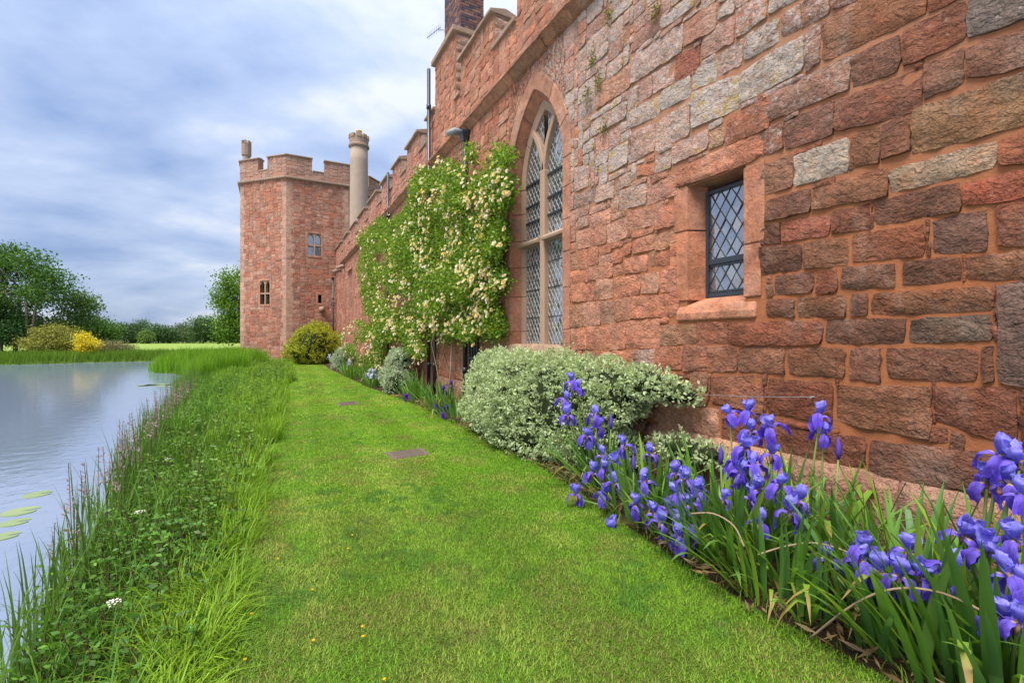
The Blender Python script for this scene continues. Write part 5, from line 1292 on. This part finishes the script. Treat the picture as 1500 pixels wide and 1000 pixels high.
rose('climbing_rose', 'tall climbing rose thick with cream blooms beside the arched window', near_poly, 12500, 1900, 290, 5, .62, (3.6, 10.5, 0), .062,
     [[(3.75, 10.6, 0), (3.8, 10.4, .7), (3.7, 10.7, 1.3), (3.75, 10.3, 2.0)], [(3.7, 10.75, 0), (3.72, 11.2, .8), (3.6, 11.3, 1.5), (3.7, 11.0, 2.2)], [(3.8, 8.3, .3), (3.85, 8.1, 1.2), (3.8, 8.2, 2.2)], [(3.6, 10.1, 0), (3.6, 9.9, .8), (3.75, 10.2, 1.7)]])
rose('climbing_rose', 'farther climbing rose with cream blooms spreading left along the wing', far_poly + [], 9500, 1400, 170, 6, .8, (3.5, 16, 0), .072,
     [[(3.7, 14.6, 0), (3.75, 14.5, .8), (3.6, 14.8, 1.8)], [(3.7, 16.2, 0), (3.75, 16.4, 1.0), (3.6, 16.1, 1.9)], [(3.7, 18.2, 0), (3.7, 18.0, .9), (3.6, 18.3, 1.9)]])
rose('rose_bush', 'low rose bush spilling over the small grey green shrub', low_poly, 900, 90, 40, 8, .75, (3.4, 12.8, 0), .06, [[(3.7, 12.6, 0), (3.6, 12.7, .8)]])
bush_poly = [(498, 490), (512, 474), (528, 470), (540, 476), (556, 490), (562, 510), (560, 535), (548, 552), (530, 548), (512, 540), (500, 525), (496, 505)]
rose('rose_bush', 'loose cream rose bush in the bed before the golden shrub', bush_poly, 3000, 420, 90, 9, 1.1, (3.2, 20, 0), .075, [[(3.4, 19.6, 0), (3.3, 19.7, 1.2)], [(3.3, 21, 0), (3.3, 21, 1.0)]])

# ------------------------------------------------------------------ irises
leaf_me = []
for vi in range(8):
    rr = np.random.default_rng(200 + vi); bend = (.03, .10, .18, .5, .06, .25, .4, .12)[vi]; kink = vi in (3,); V, Fs, C = [], [], []; seg = 6; c0 = np.array([(.075, .18, .035), (.11, .24, .035), (.09, .20, .06), (.15, .27, .03), (.07, .165, .04), (.13, .26, .05), (.10, .21, .035), (.18, .29, .03)][vi])
    x = z = 0.0; an = 0.05
    for i in range(seg + 1):
        t = i / seg; wd = .026 * (1 - t ** 3) * (.75 + .5 * min(1, t * 3)) + .0005
        V += [(x - .0, -wd, z), (x + .006, 0, z), (x, wd, z)]; cc = c0 * (1 + .25 * t) if not (vi == 3 and t > .8) else np.array((.3, .2, .06)); C += [(*(cc * .9), 0), (*cc, 0), (*(cc * 1.05), 0)]
        an += bend * .28 * (1 + t) + (.9 if kink and i == 4 else 0); x += math.sin(an) / seg; z += math.cos(an) / seg
    for i in range(seg): b = i * 3; Fs += [(b, b + 1, b + 4, b + 3), (b + 1, b + 2, b + 5, b + 4)]
    leaf_me.append(rawmesh('leaf', V, Fs, True, C, 'leaf'))
def petal_mesh(kind, c0, c1, seed):
    rr = np.random.default_rng(seed); V, Fs, C = [], [], []; nu, nv = 8, 7; ph = rr.uniform(0, 6.28); tw_ = rr.normal(0, .25)
    for i in range(nu + 1):
        t = i / nu
        if kind == 'fall': wd = .027 * (.25 + .75 * math.sin(min(1, t * 1.02) * 2.6) ** .7) * (1 if t < .93 else .72); y = .010 + .050 * math.sin(min(t, .75) * 2.1) - .012 * max(0, t - .6); z = .010 * math.sin(t * 3.0) - .105 * max(0, t - .22) ** 1.15
        else: wd = .029 * (.2 + .8 * math.sin(min(1, t * 1.02) * 2.5) ** .7); y = .005 + .033 * math.sin(t * 2.15); z = .078 * t ** .85
        for j in range(nv):
            s_ = (j / (nv - 1) - .5) * 2; cup = -.012 * s_ * s_ if kind == 'fall' else -.020 * s_ * s_
            ruf = .012 * t * abs(s_) ** 1.5 * math.sin(t * 15 + ph + (2 if s_ > 0 else 0)) + .006 * t * t * math.sin(s_ * 8 + ph) + .0025 * rr.normal() * t
            if kind == 'fall': V.append((s_ * wd + tw_ * .02 * t, y + ruf * .6, z + cup + ruf))
            else: V.append((s_ * wd + tw_ * .02 * t, y + cup * 1.2 + ruf, z + .5 * ruf - .012 * abs(s_) ** 3 * t))
            q = np.array(c0) * (1 - t) + np.array(c1) * t
            if kind == 'fall' and t < .25 and abs(s_) < .5: q = np.array((.75, .55, .16)) if t < .14 else np.array((.62, .56, .58))
            C.append((*(q * (1 + .10 * rr.normal() - .22 * (abs(s_) < .2) + .25 * (abs(s_) > .8) * t)), 0))
    for i in range(nu):
        for j in range(nv - 1): a = i * nv + j; Fs.append((a, a + 1, a + nv + 1, a + nv))
    return rawmesh(kind, V, Fs, True, C, 'petal')
BLUE = [[petal_mesh('fall', (.22, .155, .70), (.115, .06, .60), s) for s in range(4)] + [petal_mesh('fall', (.20, .14, .66), (.12, .075, .58), 8)], [petal_mesh('standard', (.18, .155, .68), (.31, .295, .88), s + 5) for s in range(4)]]
PURP = [[petal_mesh('fall', (.10, .03, .30), (.07, .015, .26), s) for s in range(2)], [petal_mesh('standard', (.12, .04, .38), (.15, .06, .45), s + 5) for s in range(2)]]
PALE = [[petal_mesh('fall', (.50, .50, .70), (.42, .45, .72), s) for s in range(2)], [petal_mesh('standard', (.52, .54, .74), (.60, .62, .78), s + 5) for s in range(2)]]
bud_m = MB(); bud_m.tube([(0, 0, 0), (0, 0, .03), (.003, 0, .065), (0, .003, .105)], [.006, .013, .012, .001], 7, c=(.14, .08, .5, 0)); bud_me = rawmesh('bud', bud_m.v, bud_m.f, True, bud_m.c, 'petal')
hus_m = MB(); hus_m.tube([(0, 0, -.05), (0, 0, -.02), (.004, 0, .005), (0, .003, .02)], [.005, .012, .010, .004], 7); hus_me = rawmesh('husk', hus_m.v, hus_m.f, True, hus_m.c, 'dry')
def iris_flower(parent, p_, pal, size, tilt, rs):
    f = empty('flower', p_, parent); rot = rs.uniform(0, 6.28)
    f.rotation_euler = (tilt[0], tilt[1], rot); f.scale = (size,) * 3
    for k_ in range(3):
        for kind in (0, 1):
            me = pal[kind][rs.integers(len(pal[kind]))]; o = bpy.data.objects.new(me.name.split('.')[0], me); COL.objects.link(o); o.parent = f
            o.rotation_euler = (rs.normal(0, .14) + (rs.uniform(-.1, .25) if kind == 0 else rs.uniform(-.05, .3)), rs.normal(0, .1), k_ * 2.094 + (1.047 if kind else 0) + rs.normal(0, .12)); s_ = rs.uniform(.88, 1.15); o.scale = (s_,) * 3
    o = bpy.data.objects.new('husk', hus_me); COL.objects.link(o); o.parent = f
def iris_clump(label, base, spread, n_leaf, lh, flowers, pal=BLUE, size=1.2, seed=1, dead=(), buds=(), lean=(0, 0), name='iris_clump'):
    """flowers: list of (px,py,X) -> position; stems rise from the clump base"""
    rs = np.random.default_rng(seed); base = np.array(base, float); t_ = empty(name, base); tag(t_, label, 'iris')
    for i in range(int(n_leaf * 1.55)):
        a = rs.uniform(0, 6.283); r_ = math.sqrt(rs.uniform()); p_ = base + [spread[0] * r_ * math.cos(a), spread[1] * r_ * math.sin(a), .02]
        o = place('leaf', leaf_me[(0, 1, 2, 4, 5, 6, 7, 1, 2, 5, 7, 0, 4, 5, 6, 3)[rs.integers(16)]], t_, p_); h = lh * rs.uniform(.6, 1.15); o.scale = (h * rs.uniform(.9, 1.1), h * rs.uniform(.8, 1.25), h)
        out_ = math.atan2(spread[1] * math.sin(a) + lean[1] + rs.normal(0, .12), spread[0] * math.cos(a) + lean[0] + rs.normal(0, .12)); ti = rs.uniform(-.05, .55) * (.4 + r_)
        o.rotation_euler = (0, ti, out_)
    ST = MB()
    for i, (px, py, X) in enumerate(flowers):
        if len(flowers) > 10 and i % 12 == 4: continue
        p_ = onwall(px, py, X); foot = base + [rs.normal(0, spread[0] * .4), rs.normal(0, spread[1] * .4), 0]; top = p_ - [0, 0, .05]
        foot = np.array([foot[0] * .45 + p_[0] * .55, foot[1] * .45 + p_[1] * .55, .02]); foot[0] = max(foot[0], float(lawn_r(foot[1])) + .06)
        mid_ = (foot * .4 + top * .6); mid_[:2] = foot[:2] * .7 + top[:2] * .3
        m = MB(); m.tube([foot, mid_, top], [.009, .008, .006], 7); m.build('stem', 'stem_green', t_, True)
        iris_flower(t_, p_ - [0, 0, .015], pal, size * rs.uniform(.9, 1.12), (rs.normal(0, .2), rs.normal(0, .2)), rs)
    for (px, py, X) in buds:
        p_ = onwall(px, py, X); foot = np.array([p_[0] * .8 + base[0] * .2, p_[1] * .8 + base[1] * .2, .02]); m = MB(); m.tube([foot, (foot + p_) / 2 + [0, .01, 0], p_], [.008, .007, .006], 6); m.build('stem', 'stem_green', t_, True)
        o = place('bud', bud_me, t_, p_); o.scale = (1.5,) * 3
    for pts in dead:
        P = [np.array([0, 0, EYE]) + ray(a, b) * zc for a, b, zc in pts]; m = MB()
        Q = []
        for i in range(len(P) - 1):
            for k_ in range(4):
                tt = k_ / 4; p0, p1, p2, p3 = P[max(i - 1, 0)], P[i], P[i + 1], P[min(i + 2, len(P) - 1)]
                Q.append(.5 * ((2 * p1) + (-p0 + p2) * tt + (2 * p0 - 5 * p1 + 4 * p2 - p3) * tt ** 2 + (-p0 + 3 * p1 - 3 * p2 + p3) * tt ** 3))
        Q.append(P[-1]); m.tube(Q, .0055, 6); m.build('withered_stem', 'cane', t_, True)
    return t_
iris_clump('cluster of tall blue irises cut by the right edge of the photograph', (3.05, .78, 0), (.34, .32), 44, .85,
    [(1466, 660, 2.95), (1494, 672, 2.9), (1445, 700, 3.0), (1478, 700, 2.9), (1462, 762, 2.8), (1412, 778, 2.85), (1445, 800, 2.8), (1488, 785, 2.75), (1478, 835, 2.7), (1497, 850, 2.7), (1474, 900, 2.65), (1496, 720, 2.8), (1492, 905, 2.6)], size=1.1, seed=1, lean=(-.2, 0))
iris_clump('low group of blue irises below the bent brown stem', (2.92, 1.15, 0), (.3, .3), 44, .72,
    [(1266, 796, 2.75), (1288, 832, 2.7), (1318, 838, 2.65), (1330, 800, 2.8), (1348, 838, 2.7), (1388, 828, 2.75), (1210, 812, 2.9), (1262, 815, 2.72)], size=1.15, seed=2, lean=(-.2, 0),
    dead=[[(1185, 935, 2.35), (1250, 885, 2.2), (1310, 862, 2.1), (1380, 868, 2.0), (1455, 903, 1.9)]])
iris_clump('solitary tall iris with two blooms against the bare plinth', (3.42, 1.85, 0), (.26, .28), 36, .72, [(1201, 604, 3.5), (1206, 632, 3.5)], seed=3, buds=[(1228, 672, 3.5)])
iris_clump('dense column of blue irises in the middle of the bed', (3.12, 2.2, 0), (.34, .34), 48, .72,
    [(1070, 604, 3.2), (1096, 600, 3.25), (1100, 628, 3.2), (1128, 622, 3.15), (1075, 640, 3.2), (1092, 652, 3.1), (1104, 678, 3.05), (1130, 662, 3.15), (1080, 672, 3.1), (1112, 712, 3.0), (1142, 706, 3.0), (1170, 728, 3.0), (1158, 745, 2.95), (1085, 688, 3.05), (1060, 728, 3.0), (1112, 762, 2.9), (1146, 768, 2.95), (1100, 725, 3.0)],
    seed=4, buds=[(1056, 680, 3.1)], dead=[[(1110, 812, 2.75), (1150, 800, 2.7), (1195, 795, 2.62), (1245, 810, 2.5), (1275, 835, 2.4)]])
iris_clump('drift of blue irises leaning over the grass below the variegated shrub', (3.0, 3.15, 0), (.36, .5), 56, .66,
    [(868, 690, 2.75), (885, 684, 2.8), (898, 772, 2.55), (844, 722, 2.55), (912, 722, 2.65), (900, 705, 2.7), (932, 735, 2.6), (945, 703, 2.8), (958, 748, 2.62), (990, 690, 2.9), (1004, 700, 2.85), (992, 722, 2.8), (1010, 735, 2.75), (1000, 765, 2.65), (978, 742, 2.7), (1024, 716, 2.9), (915, 742, 2.6), (996, 782, 2.6), (884, 722, 2.65), (968, 762, 2.6)], seed=5, lean=(-.25, 0), buds=[(928, 690, 2.8)],
    dead=[[(1012, 752, 3.0), (1045, 752, 2.95), (1075, 770, 2.85), (1090, 800, 2.7)]])
iris_clump('blue irises rising behind the drift against the variegated shrub', (3.15, 4.0, 0), (.3, .42), 40, .66,
    [(838, 556, 2.85), (846, 566, 2.9), (828, 584, 2.8), (832, 606, 2.75), (868, 598, 2.95), (876, 622, 2.95), (860, 636, 2.8), (864, 642, 2.85), (882, 664, 2.9), (898, 672, 2.9), (914, 650, 3.05), (952, 662, 3.2), (872, 605, 2.9)], seed=6, lean=(-.2, .1), size=1.2, buds=[(895, 628, 3.0)])
iris_clump('leafy iris clump without flowers at the foot of the wall', (3.5, 2.75, 0), (.3, .4), 40, .66, [], seed=7)
iris_clump('leafy iris clump low against the plinth behind the bent stem', (3.45, 1.3, 0), (.28, .35), 36, .72, [], seed=8)
iris_clump('dark iris leaves at the bottom right corner of the bed', (2.78, .85, 0), (.2, .38), 60, .62, [], seed=9, lean=(-.3, 0))
iris_clump('iris leaves arching over the lawn edge in front', (2.72, 1.75, 0), (.16, .36), 60, .55, [], seed=10, lean=(-.35, 0))
iris_clump('fan of iris leaves in front of the blue column', (2.78, 2.4, 0), (.16, .36), 52, .55, [], seed=16, lean=(-.35, 0))
iris_clump('deep purple irises beside the big variegated shrub', (3.3, 9.6, 0), (.32, .55), 46, .72, [(641, 597, 3.1), (652, 601, 3.05), (649, 571, 3.4), (661, 563, 3.45)], PURP, 1.5, 11, lean=(-.2, 0))
iris_clump('grey leaved irises with two purple blooms by the small shrub', (3.25, 11.6, 0), (.32, .7), 46, .72, [(596, 582, 3.05), (590, 549, 3.4)], PURP, 1.5, 12, lean=(-.2, 0))
iris_clump('iris leaves between the purple irises and the big shrub', (3.2, 8.4, 0), (.25, .45), 30, .6, [], PURP, 1.4, 13, lean=(-.2, 0))
iris_clump('pale blue irises in front of the loose rose bush', (2.95, 16.0, 0), (.28, .9), 44, .7, [(541, 546, 2.9), (548, 547, 2.9)], PALE, 1.7, 14, lean=(-.2, 0))
iris_clump('far iris leaves lining the bed before the golden shrub', (2.95, 20.5, 0), (.3, 2.0), 60, .7, [(482, 522, 2.9), (512, 532, 3.0)], PALE, 1.8, 15, lean=(-.2, 0))
# weeds and litter in the bed
n = 1500; y = rng.uniform(.6, 13, n); x = lawn_r(y) + rng.uniform(.0, .5, n); P = np.stack([x, y, 0 * x + .05], 1); az = rng.uniform(0, 6.283, n)
N = np.stack([np.cos(az), np.sin(az), rng.uniform(-.1, .5, n)], 1); V, Fq, C = kites(P, unit(N), rng.uniform(.04, .16, n), .16, colvar(n, (.22, .13, .06), (.38, .28, .15)), .1)
stuff('leaf_litter', V, Fq, C, 'leaf', 'dry brown leaf litter on the bed soil', 'litter')
n = 900; y = rng.uniform(.6, 14, n); x = lawn_r(y) + rng.normal(.05, .05, n); P = np.stack([x, y, 0 * x + .01], 1); H = rng.uniform(.04, .11, n)
V, Fq, C = blades(P, H, rng.uniform(.003, .006, n), H * .5, rng.uniform(0, 6.283, n), colvar(n, BG, YG), 3); stuff('edge_grass', V, Fq, C, 'grass_blade', 'uncut grass fringe along the bed edge', 'grass')
# moss tufts on the upper wall
for i, (px, py) in enumerate(((871, 90), (863, 140), (880, 122), (965, 17), (896, 24), (888, 190))):
    p_ = onwall(px, py); rs = np.random.default_rng(300 + i); k_ = 90; P = p_ + rs.normal(0, 1, (k_, 3)) * [.02, .045, .07] + [-.04, 0, 0]
    V, Fq, C = kites(P, unit(rs.normal(0, 1, (k_, 3)) + [-.8, 0, 0]), rs.uniform(.02, .05, k_), .5, (np.array((.17, .16, .03)) * rs.uniform(.6, 1.3, (k_, 1))), .2, rs)
    o = mk('moss_tuft', V, Fq, 'leaf', None, False, C, p_); o['kind'] = 'stuff'
    tag(o, ['largest olive moss tuft clinging to the wall beside the arch', 'lower olive moss tuft beside the arch head', 'tiny tuft between the two moss clumps', 'dark tuft high in the wall joints', 'green tuft just under the moulding', 'small tuft below the moss clumps'][i], 'moss')

# ------------------------------------------------------------------ trees
def tree(label, base, lobes, n_cl, leaf, ca_, cb_, seed, trunks, per=9, name='tree', cat='tree', group=None, spread=2.2, trunk_col=None, shell=.35, gap=.36):
    rs = np.random.default_rng(seed); t_ = empty(name, base); tag(t_, label, cat, group)
    P, N = lobe_points(lobes, n_cl, rs, shell); hol = fbm(P[:, 0] * .8 + P[:, 2] * .4, P[:, 1] * .8 + P[:, 2] * .9, seed, 2); P = P[hol > gap]; P = P[P[:, 2] > base[2] + .05]
    Pr = np.repeat(P, per, 0); n = len(Pr); Pr = Pr + rs.normal(0, leaf * spread, (n, 3)) * [1, 1, .6]
    D = unit(rs.normal(0, 1, (n, 3)) + [0, 0, -.15]); h = np.repeat(rs.uniform(0, 1, len(P)), per)[:, None]
    col = (np.array(ca_) * (1 - h) + np.array(cb_) * h) * rs.uniform(.75, 1.25, (n, 1)); V, Fq, C = kites(Pr, D, leaf * rs.uniform(.7, 1.3, n), .7, col, .15, rs)
    o = mk('crown', V, Fq, 'tree_leaf', t_, False, C)
    m = MB()
    for tr in trunks: m.tube([np.array(p_[:3]) for p_ in tr], [p_[3] for p_ in tr], 7)
    for (c_, rr) in lobes:
        tr = min(trunks, key=lambda q: np.linalg.norm(np.array(q[-1][:3]) - np.array(c_))); e_ = tr[-1]; s_ = np.array(e_[:3])
        m.tube([s_, (s_ + np.array(c_)) / 2 + rs.normal(0, .2, 3), np.array(c_)], [e_[3], e_[3] * .6, .03], 5)
        for q in range(4):
            d = unit(rs.normal(0, 1, (1, 3)))[0] * np.array(rr) * .8; m.tube([np.array(c_), np.array(c_) + d * .5 + rs.normal(0, .1, 3), np.array(c_) + d], [e_[3] * .45, e_[3] * .25, .012], 4)
    m.build('trunk', 'bark', t_, True)
    return t_
def T(px, zc, py=None, h=None):
    if h is None: h = EYE + (497 - py) * zc / F
    return tuple(atdepth(px, zc, h))
DKG, MDG = (.035, .09, .014), (.085, .185, .025)
b = T(40, 48, h=0)
rt = np.random.default_rng(12); lobes = []
while len(lobes) < 34:
    px, py = rt.uniform(-70, 98), rt.uniform(360, 452)
    top = 356 + .012 * (px - 22) ** 2 if px > 22 else 356 + .004 * (px - 22) ** 2
    if py < top + 10 or (py > 440 and px > 70): continue
    r_ = rt.uniform(.8, 1.5); lobes.append((T(px, 48 + rt.uniform(-2.5, 2.5), py), (r_ * 1.25, r_ * 1.25, r_ * .75)))
tree('tall broad tree with pale slender trunks on the far bank', b, lobes, 3400, .24, DKG, MDG, 51,
     [[(*T(44, 47.5, h=-.1), .2), (*T(47, 47.5, h=2), .17), (*T(52, 47.5, h=4.8), .11), (*T(55, 47.7, h=6.2), .08)], [(*T(42, 47.6, h=-.1), .2), (*T(40, 47.6, h=3), .15), (*T(37, 47.8, h=6.5), .1)], [(*T(22, 48.5, h=-.1), .22), (*T(26, 48.5, h=3), .16), (*T(30, 48.5, h=6.5), .1)], [(*T(0, 49, h=-.1), .25), (*T(2, 49, h=6), .14)], [(*T(-40, 49, h=-.1), .3), (*T(-38, 49, h=7), .16)]], gap=.44)
lobes = [(T(115, 50, 440), (1.3, 1.3, 1.1)), (T(108, 50, 458), (1.8, 1.6, .9)), (T(126, 50, 448), (1.1, 1.1, .7)), (T(100, 50, 468), (1.3, 1.3, .8)), (T(120, 50, 470), (1.4, 1.4, .7))]
tree('small sparse tree standing right of the tall broad tree', T(112, 50, h=0), lobes, 700, .22, (.06, .12, .025), (.12, .21, .04), 52, [[(*T(112, 50, h=-.1), .14), (*T(113, 50, h=2.2), .09), (*T(112, 50, h=3.6), .06)]], gap=.45)
lobes = [(T(135, 56, 483), (2.1, 2, 1.3)), (T(147, 56, 490), (1.5, 1.5, 1.0)), (T(125, 56, 490), (1.5, 1.5, 1.0))]
tree('low dark green bushy tree behind the yellow azalea', T(136, 56, h=0), lobes, 1100, .24, (.05, .12, .018), (.09, .19, .025), 53, [[(*T(136, 56, h=-.1), .12), (*T(136, 56, h=1.6), .08)]])
lobes = [(T(5, 47, 478), (2.2, 2, 1.7)), (T(-20, 47, 470), (2.6, 2, 2.0)), (T(18, 47, 492), (1.6, 1.6, 1.2))]
tree('dark blue green shrub under the tall tree at the left edge', T(2, 47, h=0), lobes, 1500, .2, (.04, .10, .03), (.08, .17, .045), 54, [[(*T(2, 47, h=-.1), .1), (*T(2, 47, h=1.6), .06)]], name='bush', cat='bush')
lobes = [(T(64, 52, 485), (3.0, 2, 1.8)), (T(30, 53, 482), (3.0, 2, 2.2)), (T(92, 53, 492), (2.4, 2, 1.4))]
tree('dense dark undergrowth tree behind the pale trunks', T(55, 52, h=0), lobes, 1500, .24, (.02, .05, .012), (.04, .09, .016), 62, [[(*T(55, 52, h=-.1), .1), (*T(55, 52, h=1.6), .06)]], name='bush', cat='bush')
lobes = [(T(84, 44, 491), (1.6, 1.5, .9)), (T(62, 44, 502), (1.3, 1.4, .7)), (T(104, 44, 502), (1.4, 1.4, .75)), (T(80, 43.5, 505), (1.9, 1.3, .6))]
tree('wide olive gold layered bush on the far bank', T(84, 44, h=0), lobes, 1800, .15, (.13, .15, .025), (.36, .35, .08), 55, [[(*T(84, 44, h=-.1), .08), (*T(84, 44, h=.8), .05)]], name='bush', cat='bush')
lobes = [(T(123, 43, 496), (.42, .42, .55)), (T(131, 43, 505), (.42, .42, .45)), (T(127, 43, 511), (.6, .5, .4)), (T(136, 43, 504), (.3, .3, .3)), (T(122, 43, 504), (.4, .4, .4))]
tree('bright yellow flowering azalea at the water side', T(129, 43, h=0), lobes, 620, .12, (.50, .42, .02), (.80, .68, .06), 56, [[(*T(129, 43, h=-.1), .05), (*T(129, 43, h=.7), .03)]], name='azalea', cat='shrub', gap=.30)
lobes = [(T(158, 46, 511), (1.6, 1.2, .7)), (T(172, 47, 513), (1.2, 1.0, .5))]
tree('twiggy grey brown bush right of the yellow azalea', T(160, 46, h=0), lobes, 700, .14, (.16, .15, .075), (.27, .25, .13), 57, [[(*T(160, 46, h=-.1), .05), (*T(160, 46, h=.6), .03)]], name='bush', cat='bush')
lobes = [(T(352, 62, 410), (2.3, 2.3, 1.8)), (T(338, 62, 430), (1.8, 2, 1.4)), (T(328, 62, 445), (1.1, 1.4, .8)), (T(350, 62, 450), (2.2, 2.2, 1.6)), (T(332, 62, 470), (1.7, 1.8, 1.2)), (T(352, 62, 478), (2.4, 2.2, 1.6)), (T(364, 62, 430), (2, 2, 2)), (T(338, 62, 490), (1.6, 1.6, .9))]
tree('light green tree half hidden behind the tower', T(350, 62, h=0), lobes, 2100, .27, (.075, .16, .016), (.17, .30, .035), 58, [[(*T(357, 62, h=-.1), .25), (*T(355, 62, h=3.5), .18), (*T(350, 62, h=6.5), .1)]], gap=.42)
hed = [(155, 190, 493, 12, 'low dark hedge tree at the left end of the far tree line'), (178, 185, 480, 17, 'pointed dark tree left of the pylon in the far tree line'), (205, 190, 476, 22, 'broad dark tree under the pylon in the far tree line'), (232, 188, 481, 19, 'middle sized tree just right of the pylon in the tree line'), (250, 190, 485, 15, 'low tree in the middle of the far tree line'),
       (268, 200, 480, 17, 'pale grey green tree in the far tree line'), (298, 185, 471, 24, 'tallest rounded tree of the far tree line'), (322, 190, 484, 18, 'low spreading tree near the light green tree'), (345, 190, 488, 18, 'far tree line tree seen beside the tower'), (214, 180, 489, 8, 'small bright bush in front of the far tree line'), (190, 188, 490, 14, 'bushy shrub between the two trees under the pylon'), (130, 200, 490, 16, 'far tree seen behind the yellow azalea')]
for i, (px, zc, py, hw, lab) in enumerate(hed):
    h = (EYE + (497 - py) * zc / F) * 1.3; r_ = hw * zc / F; rs = np.random.default_rng(400 + i); lobes = []
    for q in range(6): lobes.append((T(px + rs.uniform(-.6, .6) * hw, zc + rs.uniform(-2, 2), h=h * rs.uniform(.35, .62)), (r_ * .55, r_ * .55, h * .33)))
    lobes.append((T(px, zc, h=h * .7), (r_ * .6, r_ * .6, h * .32)))
    c0 = ((.055, .11, .045), (.095, .17, .06)) if i != 5 else ((.10, .13, .08), (.14, .17, .10))
    if i == 9: c0 = ((.10, .17, .04), (.14, .22, .05))
    tree(lab, T(px, zc, h=-.1), lobes, 1000, .55, c0[0], c0[1], 500 + i, [[(*T(px, zc, h=-.1), .3), (*T(px, zc, h=h * .45), .2)]], per=6, group='far tree line', spread=1.3, gap=.25)
lobes = [(T(px, 215 + (px * 7) % 15, h=2.4 + (px * 13) % 17 * .1), (7, 4, 2.6)) for px in range(100, 372, 13)]
rs = np.random.default_rng(9); P, N = lobe_points(lobes, 5200, rs, .4); n = len(P) * 4; Pr = np.repeat(P, 4, 0) + rs.normal(0, .5, (n, 3)); V, Fq, C = kites(Pr, unit(rs.normal(0, 1, (n, 3))), .8, .7, colvar(n, (.04, .075, .035), (.07, .12, .05)), .15)
stuff('hedgerow', V, Fq, C, 'tree_leaf', 'continuous dark hedge behind the far trees', 'hedge')
# pylon
P = np.array(T(195, 900, h=0)); t_ = empty('pylon', P); tag(t_, 'distant lattice electricity pylon on the horizon', 'pylon'); H = EYE + (497 - 465) * 900 / F
m = MB()
for sx in (-1, 1):
    for sy in (-1, 1): m.tube([P + [3.4 * sx, 3.4 * sy, 0], P + [.7 * sx, .7 * sy, H * .62], P + [0, 0, H]], [.3, .26, .2], 4)
for i in range(8):
    z0_, z1_ = H * i / 9, H * (i + 1) / 9; w0_, w1_ = 3.4 * (1 - z0_ / H * 1.1) + .2, 3.4 * (1 - z1_ / H * 1.1) + .2
    m.tube([P + [-w0_, 0, z0_], P + [w1_, 0, z1_]], .16, 4); m.tube([P + [w0_, 0, z0_], P + [-w1_, 0, z1_]], .16, 4)
m.build('lattice', 'steel_grey', t_)
for z_, ln in ((.66, 7), (.8, 9), (.93, 6)):
    m = MB(); r_ = np.array([CA, -SA, 0]); m.tube([P + r_ * -ln + [0, 0, H * z_], P + [0, 0, H * z_ + .9], P + r_ * ln + [0, 0, H * z_]], .3, 4); m.build('cross_arm', 'steel_grey', t_)
